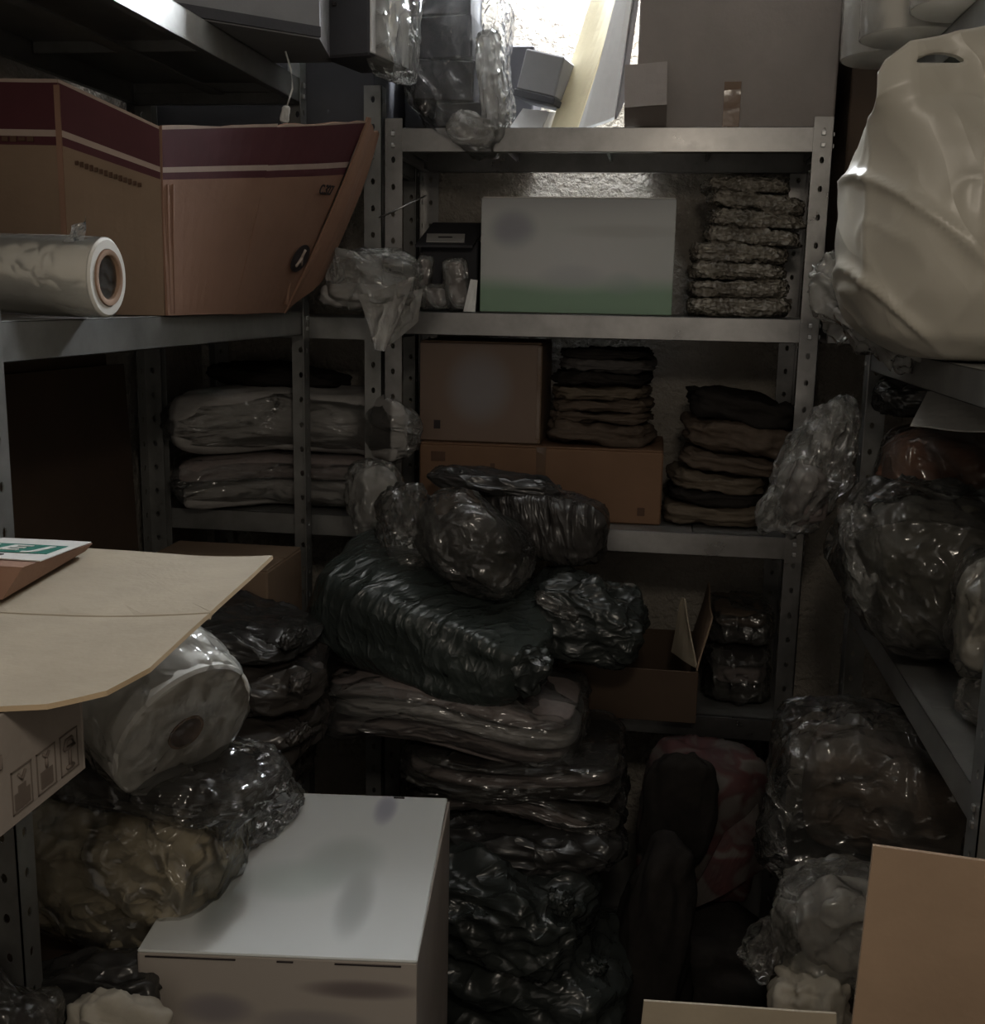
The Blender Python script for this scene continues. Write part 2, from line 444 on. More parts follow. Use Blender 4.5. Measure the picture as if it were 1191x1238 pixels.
def blob(name, c, half, mat, parent=None, p=4, rot=(0, 0, 0), n=30, lump=(.1, 1.6), folds=(), seed=1, deform=None):
    """soft closed body. lump=(relative amplitude, cycles); folds=[(amplitude m, (fx,fy,fz), sharpness)]"""
    P, F = cube_grid(n)
    half = np.array(half, float); p = p if hasattr(p, '__len__') else (p, p, p)
    pm = np.mean(p)
    r = (np.abs(P) ** pm).sum(1) ** (1 / pm)
    Q = P / r[:, None]
    N = np.sign(Q) * np.abs(Q) ** (pm - 1) / half; N /= np.linalg.norm(N, axis=1)[:, None] + 1e-9
    L = Q * half
    d = np.zeros(len(L))
    if lump: d += lump[0] * half.min() * 2 * (vn(Q * lump[1] + 7.3, seed) - .5) + lump[0] * half.min() * (vn(Q * lump[1] * 2.3 + 3.1, seed + 1) - .5)
    for k, (amp, fr, sh) in enumerate(folds[:2]):
        if mat != 'bubble': amp, fr = amp * .62, np.array(fr) * (.66 if k == 0 else .5)
        wv = np.stack([vn(Q * 2.1 + 11 + q * 5, seed + 20 + k) for q in range(3)], 1) * 1.3
        d += amp * (ridge(Q * np.array(fr) + wv + 5.7 * k, seed + 40 + k) ** sh - .4)
    L = L + N * d[:, None]
    if deform is not None: L = deform(L, Q)
    L = L @ rotm(*rot).T + np.array(c, float)
    if deform is None and abs(rot[0]) < 7 and abs(rot[1]) < 7:      # it rests flat on what carries it
        L[:, 2] = np.maximum(L[:, 2], c[2] - half[2])
    return mesh(name, L, F, mat, parent, True)

WR = [(.012, (2.4, 4, 2.6), 4), (.005, (7, 9, 8), 3)]
def wrapped(name, label, cat, c, half, layers, film, group=None, p=5, rot=(0, 0, 0), seed=1, n=30, deform=None, folds=WR, lump=(.10, 1.7), part='folded_garment', pad=.012, wname='plastic_wrap'):
    """a plastic-wrapped bundle: one soft slab per folded garment inside a creased film"""
    base = (c[0], c[1], c[2] - half[2]); t = empty(name, base, label, cat, group)
    rng = random.Random(seed); hz = half[2] / len(layers); R = rotm(*rot)
    for i, m in enumerate(layers):
        off = np.array((rng.uniform(-.006, .006), rng.uniform(-.006, .006), -half[2] + hz * (2 * i + 1)))
        dd = None
        if deform is not None:
            def dd(L, Q, off=off):
                W_ = L + off; D = deform(W_, W_ / np.array(half)); return D - off
        blob(part, np.array(c) + R @ off, (half[0] - pad - .004, half[1] - pad - .004, hz * .98), m, t, 5, rot, 14 if len(layers) > 2 else 20, (.10, 2.2), [(.004, (4, 5, 2), 2)], seed + i, dd)
    blob(wname, c, half, film, t, p, rot, n, lump, folds, seed + 50, deform)
    return t

def text_mesh(name, s, size, M4, mat, parent, ext=.0004):
    cu = bpy.data.curves.new(name, 'FONT'); cu.body = s; cu.size = size; cu.extrude = ext; cu.offset = size * .02; cu.align_x = 'CENTER'; cu.align_y = 'CENTER'
    o = bpy.data.objects.new(name, cu); COL.objects.link(o)
    dg = bpy.context.evaluated_depsgraph_get(); me = bpy.data.meshes.new_from_object(o.evaluated_get(dg))
    bpy.data.objects.remove(o); bpy.data.curves.remove(cu)
    V = [tuple(M4 @ v.co) for v in me.vertices]; F = [tuple(q.vertices) for q in me.polygons]
    bpy.data.meshes.remove(me)
    return mesh(name, V, F, mat, parent)
def frame4(o, x, y):
    x = Vector(x).normalized(); y = Vector(y); y = (y - x * y.dot(x)).normalized(); z = x.cross(y)
    M = Matrix((x, y, z)).transposed().to_4x4(); M.translation = Vector(o); return M

# ------------------------------------------------------------------ room shell
XL, XR, YB, ZC = -1.10, .98, 2.605, 2.66
Y0 = -1.2
def struct(o): o['kind'] = 'structure'; return o
struct(box('floor', (XL - .1, Y0, -.1), (XR + .1, YB + .1, 0), 'concrete', None, .001))
struct(box('ceiling', (XL - .1, Y0, ZC), (XR + .1, YB + .1, ZC + .1), 'plaster', None, .001))
struct(box('wall_back', (XL - .1, YB, 0), (XR + .1, YB + .1, ZC), 'stucco', None, .001))
struct(box('wall_left', (XL - .1, Y0, 0), (XL, YB, ZC), 'stucco', None, .001))
struct(box('wall_right', (XR, Y0, 0), (XR + .1, YB, ZC), 'stucco', None, .001))

# ------------------------------------------------------------------ lamps of the room
t = empty('bulkhead_lamp', (-.20, YB, 2.28), 'bright round bulkhead lamp fixed on the back wall above the top shelf', 'lamp')
lathe('lamp_base', (-.20, YB - .001, 2.28), (0, -1, 0), [(0, .11), (.02, .11), (.028, .10)], 'white_board', t, 32)
lathe('globe', (-.20, YB - .029, 2.28), (0, -1, 0), [(0, .092), (.02, .09), (.045, .072), (.062, .04), (.068, .002)], 'globe', t, 28)
t = empty('pendant_lamp', (.10, .05, 2.0), 'weak warm pendant lamp hanging near the doorway above the viewer', 'lamp')
lathe('lamp_shade', (.10, .05 - .012, 2.003), (0, -.53, .85), [(0, .105), (.004, .107), (.05, .075), (.08, .03), (.09, .014)], 'white_board', t, 32)
tube('cord', [(.10, -.012, 2.085), (.10, -.012, ZC)], .004, 'ink', t)
lathe('ceiling_rose', (.10, -.012, ZC - .0005), (0, 0, -1), [(0, .04), (.02, .035), (.03, .008)], 'white_board', t, 20)

# ------------------------------------------------------------------ shelving
def flange(o, du, dn, w, z0, z1, hole_r=.0042, pitch=.05):
    """punched strip: along z, width w in direction du, thickness dn"""
    o = Vector(o); du = Vector(du); dn = Vector(dn); V, F = [], []
    cells = int((z1 - z0) / pitch)
    zs = (z1 - z0) / cells
    for k in range(cells):
        za = z0 + k * zs; zc = za + zs / 2
        out = [(0, za), (w / 2, za), (w, za), (w, zc), (w, za + zs), (w / 2, za + zs), (0, za + zs), (0, zc)]
        ang = [225, 270, 315, 0, 45, 90, 135, 180]
        b0 = len(V)
        for sd in (0, 1):
            for (a, z) in out: V.append(o + du * a + Vector((0, 0, z)) + dn * (.0018 * sd))
            for g in ang:
                V.append(o + du * (w / 2 + hole_r * math.cos(math.radians(g))) + Vector((0, 0, zc + hole_r * 1.5 * math.sin(math.radians(g)))) + dn * (.0018 * sd))
        for i in range(8):
            j = (i + 1) % 8
            F.append([b0 + i, b0 + j, b0 + 8 + j, b0 + 8 + i]); F.append([b0 + 24 + i, b0 + 24 + j, b0 + 16 + j, b0 + 16 + i])
            F.append([b0 + 8 + i, b0 + 8 + j, b0 + 24 + j, b0 + 24 + i])
            if out[i][0] == out[j][0]: F.append([b0 + j, b0 + i, b0 + 16 + i, b0 + 16 + j])
    return [tuple(v) for v in V], F
def upright(parent, x, y, sx, sy, z1, mat='steel', wf=.036):
    """L-shaped punched post with its corner at (x,y), flanges running towards sx, sy"""
    V1, F1 = flange((x, y, 0), (sx, 0, 0), (0, sy, 0), wf, 0.0, z1)
    V2, F2 = flange((x, y, 0), (0, sy, 0), (sx, 0, 0), wf, 0.0, z1)
    n = len(V1)
    o = fixn(mesh('upright', V1 + V2, F1 + [[i + n for i in f] for f in F2], mat, parent))
    return o
def channel(name, axis, a0, a1, c, z0, z1, face, mat, parent, lip=.014, th=.0018):
    """beam: web plate with lips top and bottom; axis 'x' or 'y', web at coordinate c, lips towards face"""
    its = []
    def bx(u0, u1, v0, v1, z_0, z_1):
        v0, v1 = min(v0, v1), max(v0, v1)
        its.append(((u0, v0, z_0), (u1, v1, z_1)) if axis == 'x' else ((v0, u0, z_0), (v1, u1, z_1)))
    bx(a0, a1, c, c + face * th, z0, z1)
    bx(a0, a1, c, c + face * lip, z1 - th, z1)
    bx(a0, a1, c, c + face * lip, z0, z0 + th)
    return boxes(name, its, mat, parent, .0005)
def unit(label, x0, x1, y0, y1, z1, levels, split, mat='steel', dmat='steel_dark', bh=.045, ups=((0, 0), (1, 0), (0, 1), (1, 1)), along='x', wf=.036):
    t = empty('metal_shelf_unit', ((x0 + x1) / 2, (y0 + y1) / 2, 0), label, 'shelf')
    posts = []
    for (i, j) in ups:
        posts.append(upright(t, x1 if i else x0, y1 if j else y0, -1 if i else 1, -1 if j else 1, z1, mat, wf))
    e = .004
    for z in levels:
        channel('beam', 'x', x0 + e, x1 - e, y0 + e, z - bh, z, 1, mat, t)
        channel('beam', 'x', x0 + e, x1 - e, y1 - e, z - bh, z, -1, mat, t)
        channel('beam', 'y', y0 + .02, y1 - .02, x0 + e, z - bh, z, 1, mat, t)
        channel('beam', 'y', y0 + .02, y1 - .02, x1 - e, z - bh, z, -1, mat, t)
        if along == 'x':
            ww = (x1 - x0 - .016) / split
            for k in range(split):
                a = x0 + .008 + k * ww
                boxes('shelf_panel', [((a + .001, y0 + .008, z - .004), (a + ww - .001, y1 - .008, z - .0005)),
                      ((a + .001, y0 + .008, z - .022), (a + .003, y1 - .008, z - .004)), ((a + ww - .003, y0 + .008, z - .022), (a + ww - .001, y1 - .008, z - .004))], dmat, t, .0006)
        else:
            ww = (y1 - y0 - .016) / split
            for k in range(split):
                a = y0 + .008 + k * ww
                boxes('shelf_panel', [((x0 + .008, a + .001, z - .004), (x1 - .008, a + ww - .001, z - .0005)),
                      ((x0 + .008, a + .001, z - .022), (x1 - .008, a + .003, z - .004)), ((x0 + .008, a + ww - .003, z - .022), (x1 - .008, a + ww - .001, z - .004))], dmat, t, .0006)
            box('stiffener', ((x0 + x1) / 2 - .015, y0 + .01, z - .026), ((x0 + x1) / 2 + .015, y1 - .01, z - .0225), dmat, t, .001)
    for (i, j), post in zip(ups, posts):      # bolt heads that fix the beams to each post
        X, Yy = (x1 if i else x0), (y1 if j else y0); bl = []
        for z in levels:
            for dz in (.012, .033):
                if j == 0: bl.append(((X + (-.022 if i else .014), Yy - .004, z - dz - .004), (X + (-.014 if i else .022), Yy - .0002, z - dz + .004)))
                sx = 1 if i else -1
                xa, xb = sorted((X + sx * .0002, X + sx * .004)); ya = Yy + (-.022 if j else .014)
                bl.append(((xa, ya, z - dz - .004), (xb, ya + .008, z - dz + .004)))
        o = boxes('bolt', bl, 'bolt', post, .001); o['kind'] = 'stuff'
    return t
unit('steel shelf unit against the back wall, holding the wide white box with a green band', -.545, .297, 2.20, 2.565, 1.835, (.22, .668, 1.048, 1.470, 1.818), 4)  # positions from here on mostly computed from image pixels at assumed depths
unit('steel shelf unit along the left wall under the big red-banded carton', -1.055, -.700, 1.088, 2.20, 2.02, (.18, .62, 1.465, 1.905), 3, along='y', mat='steel_dark')
unit('narrow steel corner shelf behind the left unit, holding two clear-wrapped bundles', -1.055, -.556, 2.225, 2.575, 1.9, (.18, .62, 1.045, 1.455, 1.80), 2, mat='steel_dark')
unit('steel shelf unit along the right wall under the big white carrier bag', .382, .80, 1.245, 2.19, 2.10, (.18, .55, .948, 1.425, 1.890), 3, along='y', mat='steel_dark', wf=.044)
unit('short steel corner shelf at the back right, mostly hidden by the crumpled wrap', .312, .86, 2.22, 2.575, 1.5, (.22, 1.470), 2, ups=((1, 0), (0, 1), (1, 1)))

# ------------------------------------------------------------------ cartons
def carton(name, label, lo, hi, mat, rz=0, tape=None, group=None, flaps=True, cat='box', fmat=None):
    lo = np.array(lo, float); hi = np.array(hi, float); piv = ((lo + hi) / 2); piv[2] = lo[2]
    t = empty(name, tuple(piv), label, cat, group); R = rotm(0, 0, rz)
    bd = box('body', lo, (hi[0], hi[1], hi[2] - .004), mat, t, .003, R, piv)
    if flaps:
        ym = (lo[1] + hi[1]) / 2
        box('flap', (lo[0] + .001, lo[1] + .001, hi[2] - .004), (hi[0] - .001, ym - .001, hi[2]), fmat or mat, t, .0015, R, piv)
        box('flap', (lo[0] + .001, ym + .001, hi[2] - .004), (hi[0] - .001, hi[1] - .001, hi[2]), fmat or mat, t, .0015, R, piv)
    if tape:
        xm = (lo[0] + hi[0]) / 2
        box('tape', (xm - .025, lo[1] - .0008, hi[2] - tape), (xm + .025, lo[1] + .0005, hi[2] - .004), 'tape', bd, .0003, R, piv)
    return t

# --- top of the back shelf (z 1.818)
ZT = 1.819
t = carton('large_cardboard_box', 'large plain brown cardboard box at the right end of the back top shelf', (-.065, 2.23, ZT), (.30, 2.598, ZT + .38), 'kraft_grey')
box('tape', (.097, 2.2285, ZT), (.128, 2.2302, ZT + .083), 'tape', t, .0003)
t = empty('folded_grey_box', (-.045, 2.195, ZT + .02), 'small dark grey cardboard sleeve in front of the left edge of the large brown box', 'box')
panel('front_panel', [(-.085, 2.19, ZT + .03), (-.007, 2.19, ZT + .035), (-.010, 2.215, ZT + .115), (-.088, 2.215, ZT + .11)], .004, 'kraft_grey', t, (4, 4), .0008)
panel('bottom_panel', [(-.085, 2.19, ZT + .03), (-.007, 2.19, ZT + .035), (-.007, 2.226, ZT + .002), (-.085, 2.226, ZT + .002)], .003, 'kraft_grey', t, (4, 3), .0005)
# leaning boards
t = empty('leaning_board', (-.17, 2.35, ZT), 'cream board leaning upright beside the large brown box on the top shelf', 'board')
panel('sheet', [(-.232, 2.30, ZT), (-.175, 2.26, ZT), (-.085, 2.36, ZT + .33), (-.150, 2.42, ZT + .33)], .006, 'cream_board', t, (6, 10), .002)
panel('edge_lining', [(-.175, 2.256, ZT), (-.160, 2.254, ZT), (-.072, 2.352, ZT + .33), (-.085, 2.354, ZT + .33)], .004, 'white_board', t, (2, 10), .001)
t = empty('white_board', (-.13, 2.32, ZT), 'white foam board leaning between the cream board and the large brown box', 'board')
panel('sheet', [(-.163, 2.25, ZT), (-.105, 2.25, ZT + .02), (-.073, 2.33, ZT + .33), (-.098, 2.345, ZT + .33)], .010, 'white_board', t, (4, 10), .002, 4)
panel('fold', [(-.105, 2.25, ZT + .02), (-.092, 2.27, ZT + .055), (-.067, 2.335, ZT + .33), (-.073, 2.33, ZT + .33)], .006, 'grey_card', t, (2, 8), .001)
# small tilted box + card
t = empty('small_grey_box', (-.24, 2.32, ZT + .04), 'small grey box tilted on its edge under the bright light on the top shelf', 'box')
R = rotm(0, 14, -10); c0 = (-.245, 2.32, ZT + .107)
box('body', (-.285, 2.27, ZT + .072), (-.205, 2.37, ZT + .148), 'grey_card', t, .003, R, c0)
box('lid_rim', (-.288, 2.267, ZT + .058), (-.202, 2.373, ZT + .072), 'charcoal_card', t, .002, R, c0)
t = empty('white_carton_piece', (-.27, 2.36, ZT), 'small white folded card lying below the tilted grey box on the top shelf', 'card')
panel('front_panel', [(-.322, 2.30, ZT), (-.255, 2.30, ZT), (-.240, 2.33, ZT + .046), (-.292, 2.33, ZT + .052)], .003, 'white_board', t, (4, 4), .0006)
panel('side_panel', [(-.255, 2.30, ZT), (-.205, 2.34, ZT), (-.200, 2.36, ZT + .044), (-.240, 2.33, ZT + .046)], .003, 'paper', t, (4, 4), .0006)
carton('corner_light_block', 'grey carton added on top of the left corner shelf to block lamp light', (-1.04, 2.24, 1.802), (-.575, 2.60, 2.10), 'charcoal_card', flaps=False)  # added to keep the bulkhead lamp off the corner wall
carton('wall_light_block', 'dark carton added behind the bagged boxes to block lamp light along the wall', (-.56, 2.44, ZT), (-.285, 2.60, ZT + .20), 'charcoal_card', flaps=False)  # unseen box, added so the lamp's patch on the wall ends here
carton('leak_light_block', 'tall dark carton added on the right corner shelf to stop lamp light leaking', (.33, 2.26, 1.471), (.84, 2.598, 2.08), 'kraft_dark', flaps=False)  # put in against lamp light leaking past the right corner
# boxes in a clear bag, drooping over the beam
t = empty('bagged_boxes', (-.43, 2.32, ZT), 'dark boxes in a clear plastic bag drooping over the left end of the top beam', 'bag')
box('inner_box', (-.50, 2.24, ZT + .055), (-.385, 2.42, ZT + .13), 'charcoal_card', t, .003, rotm(0, 2, 4))
box('inner_box', (-.495, 2.24, ZT + .132), (-.378, 2.42, ZT + .21), 'charcoal_card', t, .003, rotm(0, -2, -3))
box('inner_box', (-.50, 2.245, ZT + .212), (-.39, 2.42, ZT + .30), 'charcoal_card', t, .003, rotm(0, 0, 2))
box('inner_box', (-.46, 2.23, ZT + .003), (-.37, 2.40, ZT + .05), 'charcoal_card', t, .003, rotm(0, 0, 6))
def droop(L, Q):
    L = L.copy(); k = np.clip(-Q[:, 2], 0, 1) ** 1.5; f = np.clip(.5 - Q[:, 1], 0, 1.5)
    L[:, 1] -= .035 * k * f; L[:, 2] -= .055 * k * f * np.clip(Q[:, 0] + .9, 0, 1.5) / 1.2; L[:, 0] += .03 * k; return L
blob('clear_bag', (-.425, 2.31, ZT + .165), (.098, .115, .168), 'film', t, 4, (0, 0, 0), 44, (.12, 2), [(.012, (5, 5, 3), 3), (.006, (11, 10, 9), 2)], 5, droop)

blob('lit_bag_fold', (-.338, 2.225, ZT + .075), (.024, .05, .105), 'film_hang', t, 3, (0, -6, 0), 34, (.2, 1.6), [(.010, (3, 4, 3), 3), (.005, (9, 9, 8), 2)], 9)  # milky fold added to brighten the bag edge facing the lamp
blob('bag_tip', (-.372, 2.178, ZT - .008), (.045, .022, .030), 'film_hang', t, 2.4, (0, 10, 0), 26, (.25, 1.8), [(.006, (4, 4, 4), 3)], 10)
# --- top of left unit (z 1.905)
ZL = 1.906
t = empty('grey_storage_box', (-.78, 1.75, ZL), 'flat grey storage box overhanging the left top shelf at an angle', 'box')
V = [(-1.05, 1.40, ZL), (-.568, 1.86, ZL), (-.60, 2.04, ZL), (-1.05, 2.04, ZL)]
top = [(x, y, ZL + .16) for x, y, z in V]
fixn(mesh('body', V + top, [(0, 1, 2, 3), (7, 6, 5, 4), (0, 4, 5, 1), (1, 5, 6, 2), (2, 6, 7, 3), (3, 7, 4, 0)], 'grey_card', t))
panel('rim', [(-1.05, 1.397, ZL + .002), (-.567, 1.857, ZL + .002), (-.567, 1.857, ZL + .018), (-1.05, 1.397, ZL + .018)], .004, 'charcoal_card', t, (4, 1))
t = empty('wrapped_upright_box', (-.53, 2.08, ZL - .02), 'dark upright box with a plastic-wrapped side whitened as lamplit at the end of the left top shelf', 'box')
box('body', (-.595, 1.99, ZL), (-.497, 2.135, ZL + .25), 'charcoal_card', t, .004, rotm(0, 0, -14))
box('lit_white_side', (-.4985, 1.992, ZL + .004), (-.494, 2.133, ZL + .25), 'white_board', t, .001, rotm(0, 0, -14), (-.546, 2.0625, ZL + .125))  # white card stands for lamp light on this side of the dark box
for z in (ZL + .098, ZL + .083):
    box('hand_hole', (-.586, 1.992, z), (-.579, 1.9965, z + .006), 'ink', t, .001)
blob('plastic_wrap', (-.497, 2.075, ZL + .115), (.022, .082, .14), 'film_milky', t, 5, (0, 0, -14), 34, (.05, 2), [(.009, (5, 5, 4), 3), (.005, (10, 10, 9), 2)], 11)

# --- right top rolls
for i, (x, y, r) in enumerate([(.348, 2.005, .075), (.353, 1.852, .075), (.392, 1.68, .076)]):
    lab = ['farthest of three white rolls on the right top shelf, next to the large brown box',
           'white roll on the right top shelf standing between two other white rolls',
           'white roll on the right top shelf above the white carrier bag, the nearest of three'][i]
    t = empty('white_roll', (x, y, 1.8915), lab, 'roll', 'white rolls on the right top shelf')
    lathe('roll_body', (x, y, 1.8915), (0, 0, 1), [(0, r - .004), (.003, r), (.34, r), (.343, r - .004)], 'roll_white', t, 40)
    lathe('film_sleeve', (x, y, 1.8935), (0, 0, 1), [(0, r + .001), (.1, r + .003), (.2, r + .0015), (.33, r + .002)], 'film_thin', t, 40)

# ------------------------------------------------------------------ big red-banded carton (left, z 1.465)
ZM = 1.466
t = empty('banded_carton', (-.85, 1.72, ZM), 'big open brown carton with a maroon top band on the left shelf', 'box')
A0, A1, A2, A3 = (-1.04, 1.50, ZM), (-.824, 1.495, ZM), (-.702, 1.535, ZM), (-.690, 2.02, ZM)
B0, B1, B2, B3 = (-1.04, 1.50, 1.785), (-.824, 1.495, 1.780), (-.700, 1.535, 1.724), (-.535, 2.02, 1.806)
def lerp(a, b, k): return tuple(np.array(a) * (1 - k) + np.array(b) * k)
ROWS = [(0, 0), (.2, 0), (.4, 0), (.6, 0), (.725, 2), (.762, 1), (.790, 2), (.90, 2), (.985, 1), (1.0, 0)]
am_mid = (-.695, 1.77, ZM); bm_mid = (-.615, 1.77, 1.762)
for nm, a, b, tb, ta, sd, mt, jg in (('end_panel', A0, A1, B1, B0, 1, 'kraft', 0), ('corner_panel', A1, A2, B2, B1, 2, 'kraft', 0),
                                     ('front_panel', A2, am_mid, bm_mid, B2, 3, 'kraft_red', .004), ('front_panel', am_mid, A3, B3, bm_mid, 4, 'kraft_red', .008)):
    panel(nm, [a, b, tb, ta], .004, [mt, 'whiteline', 'maroon'], t, (10, 9), .0016, sd, (0, 0), jg, ROWS)
panel('fold_line', [(-.829, 1.4915, ZM + .002), (-.821, 1.4915, ZM + .002), (-.821, 1.4915, 1.772), (-.829, 1.4915, 1.772)], .002, 'kraft_red', t, (1, 8), .0004)
for k in (.02, .07):
    pa = lerp(A2, am_mid, k + .02); pb = lerp(B2, bm_mid, k + .02)
    tube('fold_line', [Vector(lerp(pa, pb, q)) + Vector((.0035, -.001, 0)) for q in (.01, .35, .7)], .0016, 'kraft_red', t, 6)
panel('back_panel', [(-1.04, 1.50, ZM), (-1.04, 2.08, ZM), (-1.045, 2.08, 1.78), (-1.045, 1.50, 1.77)], .004, 'kraft', t, (6, 4), .002)
panel('bottom_panel', [(-1.04, 1.50, ZM), (-.705, 1.535, ZM), (-.69, 2.02, ZM), (-1.04, 2.08, ZM)], .003, 'kraft', t, (4, 4))
# torn far end of the panel, small fold and emblem
panel('torn_flap', [(-.683, 2.00, 1.478), (-.672, 1.985, 1.480), (-.605, 1.985, 1.66), (-.640, 2.01, 1.63)], .004, 'kraft_red', t, (4, 8), .003, 6, (0, .012))
panel('torn_edge', [(-.690, 2.012, ZM), (-.640, 2.10, 1.53), (-.535, 2.10, 1.79), (-.535, 2.02, 1.815)], .004, 'kraft_red', t, (6, 8), .005, 7, (0, .01), .01)
# printed emblem: dark disc with a pale walking figure stroke
def on_front(u, v, off=.008):
    """point on the far half of the front: u along 0..1, v up 0..1"""
    p = (1 - u) * (1 - v) * np.array(am_mid) + u * (1 - v) * np.array(A3) + u * v * np.array(B3) + (1 - u) * v * np.array(bm_mid)
    nrm = np.cross(np.array(A3) - am_mid, np.array(B3) - A3); nrm /= np.linalg.norm(nrm); nrm = nrm if nrm[0] > 0 else -nrm
    return p + nrm * off
ec = on_front(.80, .30)
ex = Vector(on_front(.9, .3) - on_front(.7, .3)).normalized(); ey = Vector(on_front(.8, .4) - on_front(.8, .2)).normalized()
ring = [tuple(Vector(ec) + ex * (.034 * math.cos(a)) + ey * (.026 * math.sin(a))) for a in np.linspace(0, 2 * math.pi, 28, endpoint=False)]
en = Vector(ex).cross(ey); en = en if en.x > 0 else -en
emb = fixn(mesh('emblem', ring + [tuple(Vector(p) + en * .0008) for p in ring], [list(range(28))[::-1], [28 + i for i in range(28)]] + [[i, (i + 1) % 28, 28 + (i + 1) % 28, 28 + i] for i in range(28)], 'ink', t))
tube('emblem_stroke', [Vector(ec) + ex * a + ey * b + en * .0015 for a, b in ((.004, .017), (.001, .006), (.006, -.004), (.014, -.013))], [.0035, .003, .003, .002], 'whiteline', emb, 6)
tube('emblem_stroke', [Vector(ec) + ex * a + ey * b + en * .0015 for a, b in ((.001, .002), (-.006, -.010), (-.010, -.014))], [.003, .003, .003], 'whiteline', emb, 6)
nx_ = Vector(on_front(.6, .62) - on_front(.4, .62)).normalized()
text_mesh('printed_text', 'C.327', .024, frame4(on_front(.80, .655), ex, ey), 'ink', t)
# two faded lines of print too small to read: short dashes
for (pa, pb, nn) in (((-.975, 1.4915, 1.703), (-.862, 1.4915, 1.702), 9), (tuple(np.array(lerp(lerp(A1, A2, .12), lerp(B1, B2, .12), .67)) + np.array((.003, -.007, 0))), tuple(np.array(lerp(lerp(A1, A2, .80), lerp(B1, B2, .80), .66)) + np.array((.003, -.007, 0))), 14)):
    its = []; rr_ = random.Random(nn); d_ = np.array(pb) - np.array(pa)
    for k in range(nn):
        c_ = np.array(pa) + d_ * (k + .5) / nn; h_ = rr_.uniform(.0025, .004)
        its.append((c_ - (abs(d_[0]) / nn * .36, .0006, h_), c_ + (abs(d_[0]) / nn * .36, .0020, h_)))
    boxes('faded_print', its, 'ink_brown', t, .0001)
# white film roll lying across the shelf in front of it
t = empty('film_roll', (-.80, 1.30, ZM), 'white roll of stretch film with a cardboard core lying in front of the banded carton', 'roll')
RC = (-.665, 1.30, ZM + .049)
lathe('film_winding', RC, (-1, 0, 0.02), [(.12, .0345), (0, .0345), (0, .0445), (.004, .048), (.36, .048), (.364, .045), (.364, .0)], 'roll_white', t, 48)
lathe('core', RC, (-1, 0, 0.02), [(.11, .0), (.11, .0265), (-.001, .0265), (-.002, .028), (-.002, .0335), (.11, .0342)], 'core', t, 40)
panel('loose_film', [(-.70, 1.262, ZM + .088), (-.675, 1.262, ZM + .090), (-.668, 1.262, ZM + .118), (-.690, 1.265, ZM + .108)], .0006, 'film_milky', t, (6, 6), .006, 3)
lathe('film_skin', RC, (-1, 0, 0.02), [(.003, .0483), (.05, .0492), (.12, .0486), (.20, .0493), (.36, .0488)], 'film_thin', t, 40)

# clear bag lying on the corner shelf, hanging over
t = empty('clear_pouch', (-.56, 2.12, 1.466), 'clear plastic pouch hanging down over the shelf corner right of the banded carton', 'bag')
blob('bag_film', (-.548, 2.115, 1.528), (.090, .055, .058), 'film_milky', t, 3.4, (0, 6, 0), 34, (.16, 1.6), [(.010, (3, 4, 3), 4), (.004, (8, 8, 8), 3)], 15)
blob('folded_sheet', (-.575, 2.120, 1.497), (.070, .045, .022), 'pale_grey', t, 4, (0, 0, 0), 14, (.15, 2), [(.004, (4, 4, 4), 2)], 16)
panel('hanging_corner', [(-.560, 2.052, 1.500), (-.452, 2.060, 1.535), (-.505, 2.045, 1.398), (-.522, 2.043, 1.400)], .0012, 'film_hang', t, (12, 12), .007, 18, (.010, .006))
panel('hanging_corner', [(-.555, 2.058, 1.490), (-.440, 2.075, 1.515), (-.447, 2.062, 1.452), (-.512, 2.050, 1.402)], .0012, 'film_hang', t, (12, 12), .008, 19, (.014, .008))

# ------------------------------------------------------------------ back shelf, second level (z 1.470)
Z2 = 1.471
t = empty('display_carton', (-.17, 2.34, Z2), 'wide white carton with blurred print and a green lower band on the back shelf', 'box')
box('body', (-.362, 2.262, Z2), (.020, 2.59, Z2 + .222), 'white_card', t, .003)
box('printed_front', (-.362, 2.2585, Z2 + .001), (.020, 2.2615, Z2 + .222), 'display', t, .001)
box('flap', (-.36, 2.264, Z2 + .222), (.018, 2.38, Z2 + .225), 'white_card', t, .001)
box('flap', (-.36, 2.383, Z2 + .222), (.018, 2.588, Z2 + .225), 'white_card', t, .001)
t = empty('black_box', (-.44, 2.40, Z2), 'black box with a white label on its lid at the left of the back shelf', 'box')
box('body', (-.505, 2.36, Z2), (-.385, 2.52, Z2 + .145), 'charcoal_card', t, .003)
panel('lid', [(-.508, 2.315, Z2 + .128), (-.388, 2.315, Z2 + .128), (-.382, 2.50, Z2 + .185), (-.508, 2.50, Z2 + .185)], .005, 'charcoal_card', t, (4, 4))
lab_ = panel('white_label', [(-.488, 2.330, Z2 + .139), (-.408, 2.330, Z2 + .139), (-.418, 2.395, Z2 + .159), (-.500, 2.395, Z2 + .159)], .001, 'paper', t, (3, 3))
panel('label_print', [(-.468, 2.358, Z2 + .1497), (-.438, 2.358, Z2 + .1497), (-.440, 2.366, Z2 + .1522), (-.470, 2.366, Z2 + .1522)], .0006, 'ink', lab_, (2, 1))
